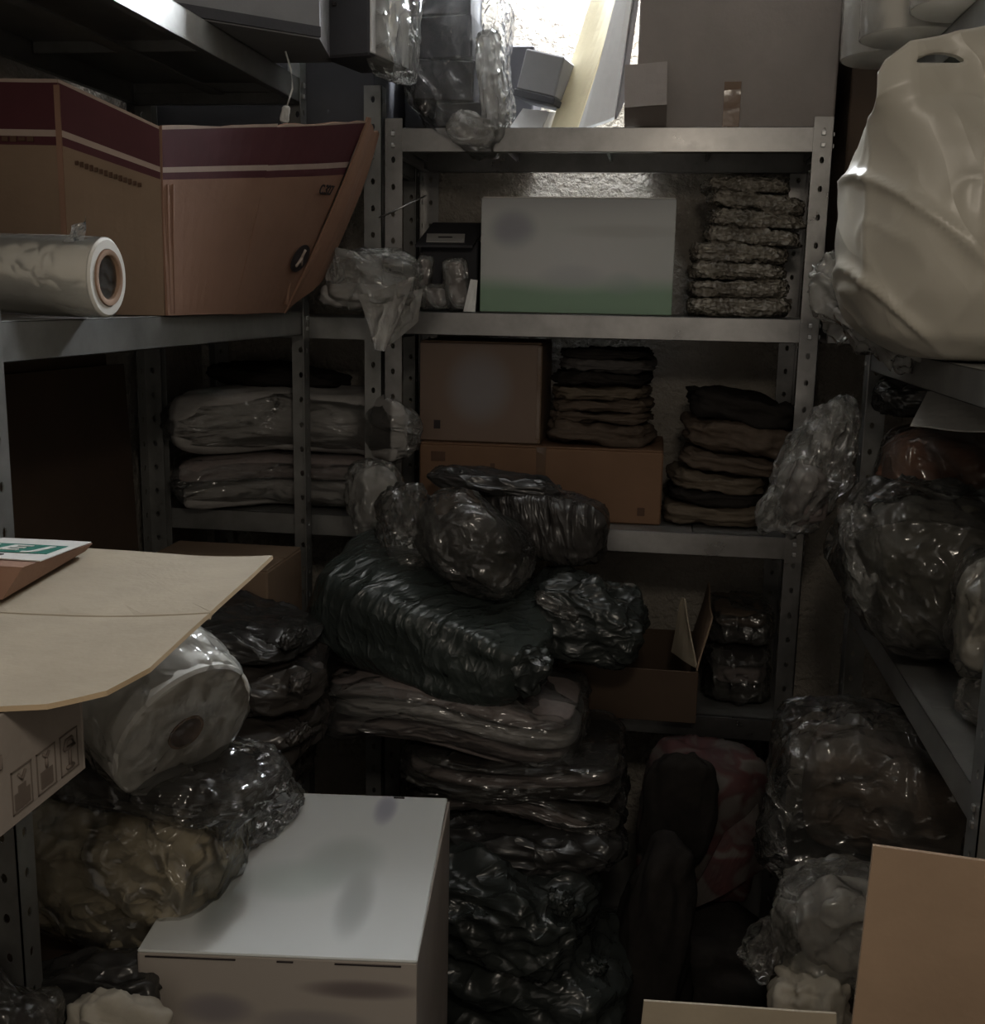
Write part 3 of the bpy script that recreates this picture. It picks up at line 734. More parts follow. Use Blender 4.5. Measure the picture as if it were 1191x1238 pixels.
for i, (x, y, h, rz, rx, lab) in enumerate([(-.486, 2.285, .110, 6, 10, 'narrow clear plastic packet standing left of two others below the black box'),
                                           (-.455, 2.27, .052, -12, -4, 'small clear plastic packet lying low between taller packets below the black box'),
                                           (-.415, 2.29, .105, 14, -8, 'clear plastic packet leaning right beside the white carton below the black box')]):
    t = empty('clear_packet', (x, y, Z2), lab, 'packet', 'clear packets left of the white carton')
    blob('packet_film', (x, y, Z2 + h / 2 + .002), (.017 if i == 0 else .026, .020, h / 2), 'film_milky', t, 5, (0, rx, rz), 20, (.12, 2), [(.004, (4, 4, 5), 2)], 30 + i)
    blob('packet_content', (x, y, Z2 + h / 2 + .001), (.011 if i == 0 else .018, .014, h / 2 - .008), 'grey_cloth', t, 5, (0, rx, rz), 12, (.1, 2), (), 33 + i)
t = empty('white_tag', (-.375, 2.25, Z2), 'small white card tag leaning on the lower left corner of the white carton', 'tag')
panel('card', [(-.392, 2.240, Z2), (-.368, 2.240, Z2), (-.366, 2.252, Z2 + .062), (-.380, 2.252, Z2 + .064)], .002, 'paper', t, (3, 3), .001)
# bubble-wrapped packs
packs = [(.150, Z2 + .019, .098, .019, 0, 0), (.150, Z2 + .055, .096, .017, 1, -1), (.146, Z2 + .088, .093, .016, -2, 1), (.147, Z2 + .121, .092, .018, 1, 2),
         (.172, Z2 + .154, .092, .017, -3, 6), (.176, Z2 + .186, .090, .016, 2, 5), (.176, Z2 + .219, .093, .017, -2, 8), (.152, Z2 + .250, .080, .014, 3, 2)]
names = ['lowest', 'second from the bottom', 'third from the bottom', 'fourth from the bottom', 'fifth from the bottom', 'sixth from the bottom', 'second from the top, tilted', 'topmost']
for i, (x, z, hx, hz, rz, ry) in enumerate(packs):
    t = empty('bubble_wrap_pack', (x, 2.33, z - hz), 'shiny bubble-wrapped pack in the stack beside the white carton, ' + names[i], 'packet', 'stack of bubble-wrapped packs on the back shelf')
    blob('bubble_wrap', (x, 2.345, z), (hx, .085, hz), 'bubble', t, 4.5, (0, ry, rz), 34, (.25, 2.0), [(.005, (4, 5, 2), 3), (.003, (10, 10, 6), 2)], 60 + i)
# thin silver rod
t = tube('silver_rod', [(-.555, 2.1975, 1.649), (-.510, 2.1985, 1.669), (-.467, 2.22, 1.693)], .0016, 'bolt'); tag(t, 'thin silver rod poking out beside the left post of the back shelf', 'rod')

# ------------------------------------------------------------------ back shelf, third level (z 1.048)
Z3 = 1.049
t = carton('long_cardboard_box', 'long brown cardboard box at the bottom of the third back shelf', (-.485, 2.262, Z3), (.018, 2.52, Z3 + .153), 'kraft_orange')
box('printed_mark', (-.46, 2.2605, Z3 + .115), (-.43, 2.2617, Z3 + .135), 'ink_brown', t, .0003)
box('printed_mark', (-.335, 2.2605, Z3 + .09), (-.325, 2.2617, Z3 + .115), 'ink_brown', t, .0003)
box('printed_mark', (-.03, 2.2605, Z3 + .018), (-.015, 2.2617, Z3 + .035), 'ink_brown', t, .0003)
box('tape', (-.24, 2.2606, Z3 + .05), (-.22, 2.2617, Z3 + .152), 'tape', t, .0003)
ZQ = Z3 + .154
t = carton('labelled_carton', 'square brown carton with a pale blurred label standing on the long box', (-.490, 2.285, ZQ), (-.236, 2.50, ZQ + .208), 'kraft')
box('printed_front', (-.489, 2.2825, ZQ + .002), (-.240, 2.2848, ZQ + .204), 'labelbox', t, .0005)
box('tape', (-.245, 2.2815, ZQ + .01), (-.237, 2.2845, ZQ + .20), 'tape', t, .0005)
box('printed_mark', (-.459, 2.2815, ZQ + .026), (-.445, 2.2825, ZQ + .044), 'ink', t, .0003)
zz = ZQ
rng = random.Random(3)
for i, (hz, m) in enumerate([(.024, 'brown_cloth'), (.012, 'brown_cloth'), (.013, 'brown_cloth'), (.015, 'tan_cloth'), (.013, 'dark_cloth'), (.015, 'grey_dark'), (.009, 'dark_cloth')]):
    nm = ['thick brown folded garment at the bottom of the dark stack beside the labelled carton', 'thin brown folded garment second from the bottom in the dark stack beside the labelled carton', 'brown folded garment third from the bottom in the dark stack beside the labelled carton',
          'pale tan folded garment in the middle of the dark stack beside the labelled carton', 'black folded garment third from the top of the stack beside the labelled carton', 'crumpled grey garment second from the top of the stack beside the labelled carton', 'black garment on top of the stack beside the labelled carton'][i]
    o = blob('folded_garment', (-.112 + rng.uniform(-.006, .006), 2.37, zz + hz), (.107 - .002 * i, .10, hz), m, None, 3.4, (0, 0, rng.uniform(-4, 4)), 24, (.5, 1.9), [(.010, (4, 5, 2), 3), (.004, (9, 9, 5), 2)], 90 + i)
    tag(o, nm, 'clothing', 'garment stack beside the labelled carton'); zz += 2 * hz - .001
# right stack of folded things, tilted
specs = [(.128, Z3 + .022, .105, .021, 0, 'tan_cloth', 'tan folded bundle at the bottom of the right stack on the third back shelf'),
         (.130, Z3 + .058, .095, .014, 1, 'dark_cloth', 'black folded garment above the tan bundle in the right stack on the third back shelf'),
         (.128, Z3 + .088, .092, .018, 3, 'tan_cloth', 'pale crumpled garment in the middle of the right stack on the third back shelf'),
         (.160, Z3 + .128, .105, .020, 6, 'brown_cloth', 'brown folded garment above the pale one in the right stack on the third back shelf'),
         (.165, Z3 + .180, .107, .030, 8, 'brown_cloth', 'thick brown paper-wrapped bundle tilted high in the right stack on the third back shelf'),
         (.170, Z3 + .240, .105, .026, 10, 'dark_cloth', 'black garment on top of the right stack on the third back shelf')]
for i, (x, z, hx, hz, ry, m, lab) in enumerate(specs):
    o = blob('folded_garment', (x, 2.36, z), (hx, .105, hz), m, None, 4, (0, ry, (i % 3 - 1) * 3), 24, (.4, 1.9), [(.009, (4, 5, 2), 3), (.004, (9, 9, 5), 2)], 110 + i)
    tag(o, lab, 'clothing', 'right stack on the third back shelf')

# ------------------------------------------------------------------ back shelf, fourth level (z .668)
Z4 = .669
t = empty('open_carton', (-.03, 2.33, Z4), 'open brown carton with one pale flap up on the lowest visible back shelf', 'box')
def open_box(t, lo, hi, mat, th=.004, R=None, piv=None):
    x0, y0, z0 = lo; x1, y1, z1 = hi
    for nm, a, b in (('front_panel', (x0, y0, z0), (x1, y0 + th, z1)), ('back_panel', (x0, y1 - th, z0), (x1, y1, z1)), ('side_panel', (x0, y0 + th, z0), (x0 + th, y1 - th, z1)),
                     ('side_panel', (x1 - th, y0 + th, z0), (x1, y1 - th, z1)), ('bottom_panel', (x0 + th, y0 + th, z0), (x1 - th, y1 - th, z0 + th))):
        box(nm, a, b, mat, t, .0012, R, piv)
t2 = t
open_box(t, (-.175, 2.155, Z4 - .0), (.106, 2.44, Z4 + .108), 'kraft_dark')  # dark cardboard colour stands for the shade of the pile
panel('flap', [(.055, 2.28, Z4 + .108), (.104, 2.18, Z4 + .108), (.075, 2.20, Z4 + .245), (.068, 2.207, Z4 + .245)], .003, 'kraft_pale', t, (4, 8), .002)
panel('flap', [(.102, 2.165, Z4 + .108), (.102, 2.42, Z4 + .108), (.128, 2.41, Z4 + .23), (.128, 2.20, Z4 + .21)], .003, 'kraft', t, (4, 6), .002)
wrapped('dark_bundle', 'black plastic-wrapped bundle right of the open carton on the low back shelf', 'bundle', (.196, 2.38, Z4 + .062), (.072, .12, .06), ['dark_cloth', 'grey_cloth', 'dark_cloth'], 'film_dark', seed=130)
wrapped('dark_bundle', 'dark plastic-wrapped bundle lying on top of another right of the open carton', 'bundle', (.196, 2.39, Z4 + .160), (.070, .11, .036), ['dark_cloth', 'brown_cloth'], 'film_dark', seed=140)
# under it, on the floor: printed fabric bag and dark lumps
t = empty('fabric_bag', (.12, 2.08, .20), 'red and grey printed fabric bag slumped below the low back shelf', 'bag')
def slump(L, Q):
    L = L.copy(); L[:, 0] += .05 * -Q[:, 2]; L[:, 0] *= (1 - .22 * Q[:, 2] * .5); return L
t_ = bpy.data.materials.new('printed_fabric')
m, tt, b = nt('printed_fabric'); v = coords(tt); f = noise(tt, v, 13, 2, .5, .6)
tt.links.new(ramp(tt, f, [(.42, (.085, .072, .065)), (.49, (.055, .022, .022)), (.58, (.075, .024, .024)), (.66, (.12, .105, .095))]), b.inputs['Base Color']); b.inputs['Roughness'].default_value = .7
MAT['printed'] = m
blob('bag_body', (.125, 2.10, .49), (.115, .060, .160), 'printed', t, 4, (0, 4, 0), 30, (.15, 1.6), [(.012, (3, 3, 1.5), 3), (.005, (8, 8, 5), 2)], 150)
panel('hanging_corner', [(.085, 2.00, .338), (.245, 2.04, .430), (.225, 2.045, .56), (.165, 2.035, .50)], .003, 'printed', t, (10, 8), .006, 21, (.010, .006))
o = blob('black_floor_sack', (.13, 2.02, .165), (.17, .14, .165), 'dark_cloth', None, 2.8, (0, 0, 0), 26, (.2, 1.6), [(.012, (3, 3, 2), 2)], 151); tag(o, 'wide black sack on the floor under the printed fabric bag', 'sack')
o = blob('black_garment_bag', (.075, 2.02, .545), (.066, .035, .112), 'dark_cloth', None, 3.2, (0, 3, 0), 26, (.2, 1.6), [(.008, (3, 3, 2), 2)], 152); tag(o, 'black cloth bundle covering the middle of the printed fabric bag', 'bag')
o = blob('black_sack', (.030, 1.90, .27), (.072, .09, .270), 'dark_cloth', None, 2.6, (0, 6, 0), 26, (.2, 1.8), [(.012, (4, 4, 3), 2)], 153); tag(o, 'slumped black sack on the floor right of the bundle pile', 'sack')

# ------------------------------------------------------------------ centre pile of wrapped bundles
tag(wrapped('black_floor_bag', 'lowest black bag on the floor under the centre pile', 'bag', (-.24, 1.90, .105), (.25, .20, .10), ['dark_cloth'], 'black_bag', seed=160, p=3.5, part='content', pad=.02, folds=[(.018, (4, 5, 3), 2), (.008, (10, 10, 7), 2)]), None)
def lowbag(i, lab, c, half, mat, rot, seed):
    t = empty('black_plastic_bag', (c[0], c[1], c[2] - half[2]), lab, 'bag', 'black bags under the centre pile')
    blob('bag_film', c, half, mat, t, 3, rot, 44, (.22, 2), [(.020, (3, 6, 3), 3), (.010, (7, 14, 7), 2), (.004, (18, 22, 16), 1)], seed)
    blob('knot', (c[0] + half[0] * .72, c[1] - half[1] * .55, c[2] + half[2] * .52), (.022, .02, .018), mat, t, 2.2, rot, 14, (.4, 3), [(.006, (5, 5, 5), 2)], seed + 5)
lowbag(0, 'creased black plastic bag at mid height under the centre pile, right of the white box', (-.21, 1.86, .30), (.20, .17, .115), 'black_green', (0, 4, -6), 171)
lowbag(1, 'greenish black plastic bag just right of the white box corner', (-.235, 1.80, .455), (.155, .13, .085), 'black_green', (4, 8, -10), 176)
lowbag(2, 'flat black plastic bag directly under the folded black bundles', (-.20, 1.95, .535), (.18, .17, .048), 'black_bag', (0, 2, 4), 181)
lowbag(3, 'small black plastic bag low on the floor at the front of the centre pile', (-.15, 1.55, .135), (.13, .11, .13), 'black_bag', (0, 0, 20), 186)
for (lab, c, half, lay, film, rot, seed) in (
    ('thin dark bundle at the bottom of the folded centre pile', (-.225, 1.985, .602), (.20, .15, .026), ['grey_cloth', 'dark_cloth'], 'film_dark_flat', (0, 3, -3), 190),
    ('brownish black wrapped bundle under the grey garment bundle in the centre pile', (-.235, 1.985, .662), (.205, .155, .038), ['dark_cloth', 'grey_cloth', 'dark_cloth'], 'film_dark_flat', (0, 2, 0), 200),
    ('grey brown garment bundle in clear plastic in the middle of the centre pile', (-.345, 2.00, .752), (.245, .165, .058), ['grey_cloth', 'pale_grey', 'grey_cloth'], 'film_flat', (0, 2, -1), 210)):
    def sag(L, Q, s=seed):
        L = L.copy(); L[:, 2] += .014 * np.sin(2.6 * Q[:, 0] + s) - .012 * Q[:, 0] ** 2; return L
    wrapped('wrapped_garment_bundle', lab, 'bundle', c, half, lay, film, 'folded bundles in the centre pile', 6, rot, seed, 36, sag)
# big black tied bundle
t = empty('large_black_bundle', (-.39, 1.98, .80), 'large shiny black plastic bundle with taut creases on top of the grey garment bundle', 'bundle')
def tilt(L, Q):
    L = L.copy(); L[:, 2] *= 1 - .18 * Q[:, 0]; return L
blob('bag_film', (-.392, 1.985, .905), (.218, .150, .090), 'black_taut', t, 4.6, (8, 13, -8), 56, (.12, 1.4), [(.003, (6, 2.5, 2), 4), (.002, (12, 8, 8), 3)], 221, tilt)
blob('tied_end', (-.20, 1.86, .86), (.035, .03, .045), 'black_green', t, 2.4, (0, 20, 0), 18, (.3, 2), [(.008, (6, 6, 2), 2)], 222)
# glossy black at right
t = empty('crumpled_black_bag', (-.12, 2.06, .81), 'crumpled glossy black bag right of the large black bundle', 'bag')
blob('bag_film', (-.115, 2.045, .905), (.115, .085, .075), 'black_green', t, 2.8, (0, 18, -6), 46, (.2, 1.6), [(.012, (3, 6, 7), 4), (.005, (6, 12, 14), 3)], 231)
blob('pale_strip', (-.165, 1.968, .948), (.045, .008, .013), 'film_dark', t, 3, (0, 28, 0), 14, (.3, 2), [(.004, (5, 5, 3), 2)], 232)
# clear bag ball over black roll
t = empty('black_roll_bundle', (-.205, 2.09, 1.0), 'dark pleated roll bundle in plastic lying in front of the long cardboard box', 'bundle')
blob('bag_film', (-.205, 2.10, 1.075), (.125, .072, .066), 'black_pleat', t, 3.6, (0, 8, -4), 46, (.08, 2), [(.003, (14, 2, 2), 3), (.002, (20, 6, 6), 2)], 241)
blob('top_fold', (-.30, 2.10, 1.150), (.13, .06, .018), 'black_bag', t, 3, (0, 6, 0), 24, (.3, 2), [(.008, (6, 5, 2), 2)], 242)
t = empty('smoky_clear_bag', (-.33, 1.97, .98), 'rounded smoky clear bag resting on the large black bundle', 'bag')
blob('content', (-.310, 1.965, 1.055), (.080, .065, .062), 'dark_cloth', t, 2.4, (0, 35, 0), 18, (.15, 2), (), 251)
blob('bag_film', (-.315, 1.960, 1.055), (.118, .080, .080), 'film_dark', t, 2.3, (0, 35, 0), 40, (.10, 2), [(.006, (4, 4, 4), 3), (.003, (12, 12, 12), 2)], 252)
blob('bag_neck', (-.445, 1.985, 1.080), (.052, .055, .080), 'film_dark', t, 2.6, (0, -14, 0), 26, (.25, 2), [(.012, (7, 6, 2), 2)], 253)

# ------------------------------------------------------------------ corner shelf bundles (z 1.045)
def fwd(L, Q):
    L = L.copy(); k = np.clip((L[:, 0] - .12) / .1, 0, 1); L[:, 1] = L[:, 1] * (1 - .80 * k) - .215 * k; L[:, 1] -= .15 * np.clip((-.07 - L[:, 0]) / .15, 0, 1); return L
def fwd2(L, Q):
    L = fwd(L, Q); k = np.clip((L[:, 0] - .14) / .14, 0, 1); L[:, 2] -= .10 * k ** 1.5 * np.clip(.6 - .5 * Q[:, 2], 0, 1.2); return L
wrapped('clear_wrapped_bundle', 'lower clear plastic bundle on the left corner shelf, sagging down past the post', 'bundle', (-.745, 2.40, 1.105), (.255, .15, .058), ['pale_grey', 'grey_cloth'], 'film_flat', 'two clear-wrapped bundles on the corner shelf', 3.4, (0, 0, 0), 261, 40, fwd2, pad=.022)
wrapped('clear_wrapped_bundle', 'upper bundle in shiny clear plastic on the left corner shelf, sticking out past the post', 'bundle', (-.742, 2.40, 1.232), (.275, .155, .070), ['pale_grey'], 'film_flat', 'two clear-wrapped bundles on the corner shelf', 3, (0, 1, 0), 271, 40, fwd, pad=.024)
t = empty('sagging_clear_bag', (-.53, 2.11, 1.0), 'clear plastic bag bulging down below the two wrapped bundles beside the corner post', 'bag')
blob('bag_film', (-.535, 2.125, 1.092), (.062, .045, .090), 'film_milky', t, 2.6, (0, -12, 0), 34, (.15, 1.8), [(.010, (4, 4, 3), 3), (.004, (9, 9, 8), 2)], 285)
blob('content', (-.540, 2.128, 1.105), (.045, .032, .065), 'pale_grey', t, 2.6, (0, -12, 0), 16, (.1, 2), (), 286)
o = blob('dark_scarf', (-.83, 2.40, 1.322), (.15, .12, .022), 'dark_cloth', None, 3, (0, 4, 0), 24, (.35, 2.2), [(.008, (5, 5, 2), 2)], 281); tag(o, 'dark crumpled cloth lying on the upper clear-wrapped bundle', 'cloth')

# ------------------------------------------------------------------ left unit, lower things (z .62)
Z5 = .621
carton('brown_cardboard_box', 'brown cardboard box whose top edge shows just below the left corner shelf beam', (-.97, 1.945, .622), (-.706, 2.15, .992), 'kraft')
for i, (c, half, m, rot, lab) in enumerate([((-.76, 1.80, .672), (.17, .14, .05), 'black_brown', (0, 0, 4), 'lowest dark plastic bundle of the left stack behind the white roll'),
        ((-.745, 1.79, .768), (.19, .15, .048), 'black_brown', (0, 4, -3), 'dark brown plastic bundle second from the bottom behind the white roll'),
        ((-.735, 1.785, .862), (.185, .15, .050), 'black_brown', (0, 6, 5), 'dark rounded plastic bundle second from the top behind the white roll'),
        ((-.745, 1.80, .928), (.175, .14, .026), 'black_bag', (0, 6, -4), 'thin shiny black bundle on top of the left stack behind the white roll')]):
    t = empty('dark_plastic_bundle', (c[0], c[1], c[2] - half[2]), lab, 'bundle', 'dark bundle stack on the left unit')
    blob('bag_film', c, half, m, t, 3.2, rot, 42, (.18, 2), [(.014, (4, 5, 3), 2), (.006, (11, 11, 8), 2)], 290 + 3 * i)
    blob('gathered_edge', (c[0] + half[0] * .93, c[1] - half[1] * .6, c[2] + .01), (.014, .04, .012), m, t, 2.4, rot, 14, (.4, 3), [(.005, (5, 5, 4), 2)], 291 + 3 * i)
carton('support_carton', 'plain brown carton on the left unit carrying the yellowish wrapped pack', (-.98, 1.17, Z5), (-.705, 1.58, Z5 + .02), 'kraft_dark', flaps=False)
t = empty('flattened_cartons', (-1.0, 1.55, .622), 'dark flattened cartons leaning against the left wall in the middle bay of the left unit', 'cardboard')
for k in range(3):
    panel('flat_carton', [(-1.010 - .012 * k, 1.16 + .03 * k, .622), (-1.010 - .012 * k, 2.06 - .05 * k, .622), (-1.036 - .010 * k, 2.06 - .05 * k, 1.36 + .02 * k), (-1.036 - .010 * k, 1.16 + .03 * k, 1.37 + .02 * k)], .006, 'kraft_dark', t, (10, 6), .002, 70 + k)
# yellowish wrapped pack
t = empty('yellowish_wrapped_pack', (-.70, 1.34, .642), 'yellowish soft pack in shiny clear plastic beside the white box', 'bundle')
def spill(L, Q):
    L = L.copy(); L[:, 2] -= .05 * np.clip(Q[:, 0], 0, 1) ** 2 * np.clip(-Q[:, 2] + .3, 0, 1); return L
blob('content', (-.69, 1.34, .745), (.150, .134, .104), 'olive_plastic', t, 3.4, (0, 4, 0), 40, (.12, 1.6), [(.012, (3, 4, 3), 4), (.005, (8, 8, 8), 3)], 311, spill)
blob('plastic_wrap', (-.69, 1.34, .748), (.157, .141, .110), 'film', t, 3.4, (0, 4, 0), 50, (.12, 1.6), [(.014, (3, 4, 3), 4), (.006, (8, 8, 8), 3)], 311, spill)
# dark film bundle over it
t = empty('dark_film_bundle', (-.62, 1.34, .84), 'dark crumpled film bundle between the white roll and the yellowish pack', 'bundle')
blob('bag_film', (-.625, 1.33, .868), (.150, .10, .036), 'film_dark', t, 3, (0, 3, 0), 46, (.2, 1.7), [(.012, (3, 4, 3), 4), (.005, (8, 8, 7), 3)], 315)
blob('content', (-.64, 1.34, .864), (.12, .08, .022), 'dark_cloth', t, 3, (0, 3, 0), 16, (.2, 2), (), 316)
blob('loose_end', (-.520, 1.30, .840), (.024, .05, .046), 'film_dark', t, 2.4, (0, 40, 0), 24, (.2, 1.6), [(.008, (3, 4, 3), 4)], 317)
# big white roll tilted in plastic
t = empty('large_white_roll', (-.62, 1.34, .90), 'large white paper roll in clear film under the cardboard flap', 'roll')
ax = Vector((.80, -.46, -.40)).normalized(); RCc = Vector((-.575, 1.275, .948))
lathe('roll_body', RCc, -ax, [(.06, .0265), (0, .0265), (0, .098), (.004, .102), (.125, .102), (.128, .098), (.128, .0)], 'roll_white', t, 56)
lathe('core', RCc, -ax, [(.055, .0), (.055, .0225), (-.001, .0225), (-.001, .026), (.055, .026)], 'core', t, 32)
def rollwrap():
    P, F = cube_grid(40); r = (np.abs(P) ** 2).sum(1) ** .5
    a = np.array(ax); e1 = np.array(ax.cross(Vector((0, 0, 1))).normalized()); e2 = np.cross(a, e1)
    # a rounded drum: superellipse in (radius, axis)
    S = P.copy(); rad = np.sqrt(S[:, 0] ** 2 + S[:, 1] ** 2) + 1e-9; hgt = S[:, 2]
    k = (rad ** 6 + np.abs(hgt) ** 6) ** (1 / 6.); S = S / k[:, None]
    d = .006 * (ridge(S * np.array((4, 4, 3)) + 2, 321) ** 3 - .3) + .004 * (vn(S * 7, 322) - .5)
    N = S / np.linalg.norm(S, axis=1)[:, None]
    L = S * np.array((.1065, .1065, .073)) + N * d[:, None]
    C = np.array(RCc - ax * .064)
    W_ = C + L[:, :1] * e1 + L[:, 1:2] * e2 + L[:, 2:3] * a
    mesh('film_wrap', W_, F, 'film_thin', t, True)
rollwrap()

# ------------------------------------------------------------------ foreground left: white marked carton with the large flap
t = empty('marked_carton', (-.74, .68, 1.041), 'white carton with handling symbols under a large open tan flap, front left', 'box')
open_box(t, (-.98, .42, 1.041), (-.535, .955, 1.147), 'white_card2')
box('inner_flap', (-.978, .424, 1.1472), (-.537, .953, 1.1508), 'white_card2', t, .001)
FZ = 1.152
flap_pts = [(-.795, .80), (-.66, .805), (-.56, .815), (-.50, .835), (-.465, .872), (-.452, .93), (-.462, 1.10), (-.470, 1.24), (-.478, 1.34), (-.62, 1.372), (-.70, 1.385), (-.765, 1.39), (-.795, 1.39)]
bmf = bmesh.new()
vs = [bmf.verts.new((x, y, FZ)) for x, y in flap_pts]; bmf.faces.new(vs)
bmesh.ops.triangulate(bmf, faces=bmf.faces[:])
for _ in range(3): bmesh.ops.subdivide_edges(bmf, edges=bmf.edges[:], cuts=1, use_grid_fill=True)
for yy in (1.119, 1.123, 1.127): bmesh.ops.bisect_plane(bmf, geom=bmf.verts[:] + bmf.edges[:] + bmf.faces[:], plane_co=(0, yy, 0), plane_no=(-.06, 1, 0))
for vv in bmf.verts:
    vv.co.z += .003 * math.sin(9 * vv.co.x + 4 * vv.co.y) - (.0035 * math.exp(-((vv.co.y - .06 * vv.co.x - 1.123) / .003) ** 2)) + .012 * max(0, (vv.co.x + .62) / .15) ** 2 * max(0, min(1, (vv.co.y - .85) / .5))
V = [tuple(v.co) for v in bmf.verts]; bmf.verts.index_update(); F = [[v.index for v in f.verts] for f in bmf.faces]; bmf.free()
flap = mesh('flap', V, F, ['kraft_pale', 'edge'], t)
sol = flap.modifiers.new('thickness', 'SOLIDIFY'); sol.thickness = .005; sol.offset = 1; sol.material_offset_rim = 1
# corrugation seen on the cut edge
cor = []
for k in range(64):
    a = .03 + .94 * k / 63; p = np.array((-.456, .90, 0)) * (1 - a) + np.array((-.478, 1.335, 0)) * a
    if k % 2 == 0: cor.append(((p[0] - .0015, p[1] - .0022, FZ + .0015), (p[0] + .0022, p[1] + .0022, FZ + .0042)))
# handling symbols on the right-hand face
fx = -.4895
def sym(y0, y1, z0, z1):
    fr = []
    for a, b, c_, d_ in ((y0, y1, z0, z0 + .0015), (y0, y1, z1 - .0015, z1), (y0, y0 + .0015, z0, z1), (y1 - .0015, y1, z0, z1)):
        fr.append(((fx, a, c_), (fx + .0006, b, d_)))
    return boxes('symbol_frame', fr, 'symbol_ink', t, .0001)
zb = 1.076
S1, S2, S3 = sym(.775, .807, zb, zb + .040), sym(.815, .847, zb, zb + .040), sym(.855, .887, zb, zb + .040)
def strokes(nm, pts_list, r=.0014, par=None):
    for pts in pts_list: tube(nm, [(fx + .0006, y, z) for y, z in pts], r, 'symbol_ink', par or t, 6)
boxes('symbol', [((fx, .779, zb + .003), (fx + .0006, .803, zb + .018)), ((fx, .785, zb + .018), (fx + .0006, .797, zb + .024))], 'symbol_ink', S1, .0001)
strokes('symbol', [[(.786, zb + .034), (.791, zb + .028), (.797, zb + .035)]], .0014, S1)
strokes('symbol', [[(.826, zb + .036), (.831, zb + .031), (.836, zb + .036)], [(.831, zb + .031), (.831, zb + .022)]], .0014, S2)
boxes('symbol', [((fx, .821, zb + .004), (fx + .0006, .841, zb + .020))], 'symbol_ink', S2, .0001)
strokes('symbol', [[(.871, zb + .006), (.871, zb + .026)], [(.862, zb + .025), (.866, zb + .033), (.876, zb + .033), (.880, zb + .025), (.862, zb + .025)], [(.865, zb + .006), (.877, zb + .006)]], .0018, S3)
strokes('symbol', [[(.755, zb + .062), (.755, zb + .050), (.762, zb + .050), (.762, zb + .062)]])
carton('tall_plain_carton', 'tall plain carton under the white marked carton at the left edge', (-.80, .35, 0), (-.56, .57, 1.1225), 'kraft_dark')
for o_ in t.children:
    if o_.name.split('.')[0] in ('symbol', 'symbol_frame'): o_.location = (-.045, .054, -.025)
t.location = (-.607, .558, 1.1236); t.scale = (.82, .82, .82)      # scaled about the camera to clear the upright, standing on the tall one
# reddish box with the green-printed label lying on the flap
t = empty('green_label_box', (-.80, 1.20, 1.16), 'reddish carton lid with a white and green label resting on the tan flap', 'box')
zt = FZ + .009
def tp(x, y, off=.001):   # point on the sloping lid
    return (x, y, 1.1975 - (y - 1.10) / .245 * .0255 + off)
V = [(-.98, 1.105, zt), (-.708, 1.105, zt), (-.738, 1.345, zt), (-.98, 1.345, zt), tp(-.98, 1.105, 0), tp(-.690, 1.12, 0), tp(-.727, 1.345, 0), tp(-.98, 1.345, 0)]
fixn(mesh('lid_body', V, [(0, 3, 2, 1), (4, 5, 6, 7), (0, 1, 5, 4), (1, 2, 6, 5), (2, 3, 7, 6), (3, 0, 4, 7)], 'kraft_red', t))
wl = panel('white_label', [tp(-.975, 1.165), tp(-.694, 1.162), tp(-.728, 1.343), tp(-.975, 1.343)], .0012, 'paper', t, (8, 6), .0006)
gb = panel('green_band', [tp(-.97, 1.205, .0024), tp(-.715, 1.212, .0024), tp(-.728, 1.285, .0024), tp(-.97, 1.285, .0024)], .0006, 'green', wl, (5, 2), .0003)
text_mesh('label_text', 'T T E J', .060, frame4(tp(-.815, 1.245, .0036), (1, 0, 0), (0, 1, -.1)), 'paper', t)
its = []
for k in range(9):
    p_ = tp(-.900 + k * .017, 1.188, .0016); its.append(((p_[0] - .006, p_[1] - .005, p_[2]), (p_[0] + .006, p_[1] + .005, p_[2] + .0012)))
boxes('faded_print', its, 'ink', wl, .0001)
t.location = (-.656, .984, 1.2212); t.scale = (.82, .82, .82)  # lid moved and scaled about the camera along with the carton

# ------------------------------------------------------------------ foreground: white printed box
WZ = .72
t = empty('white_printed_box', (-.44, 1.385, .30), 'white printed carton with a closed lid standing front centre', 'box')
q = [(-.590, 1.148), (-.253, 1.184), (-.295, 1.622), (-.628, 1.594)]
z0 = .30
Vb = [(x, y, z0) for x, y in q] + [(x, y, WZ - .004) for x, y in q]
def quad_part(nm, p0, p1, th, mat, z0=z0, z1=WZ - .004):
    p0 = np.array(p0); p1 = np.array(p1); d = (p1 - p0) / np.linalg.norm(p1 - p0); n_ = np.array((-d[1], d[0])) * th
    R = rotm(0, 0, math.degrees(math.atan2(d[1], d[0]))); L = np.linalg.norm(p1 - p0)
    V, F = bev_box_vf((0, 0, 0), (L, th, z1 - z0), .001)
    o = mesh(nm, V @ R.T + np.array((p0[0], p0[1], z0)), F, mat, t); fixn(o)
    return o
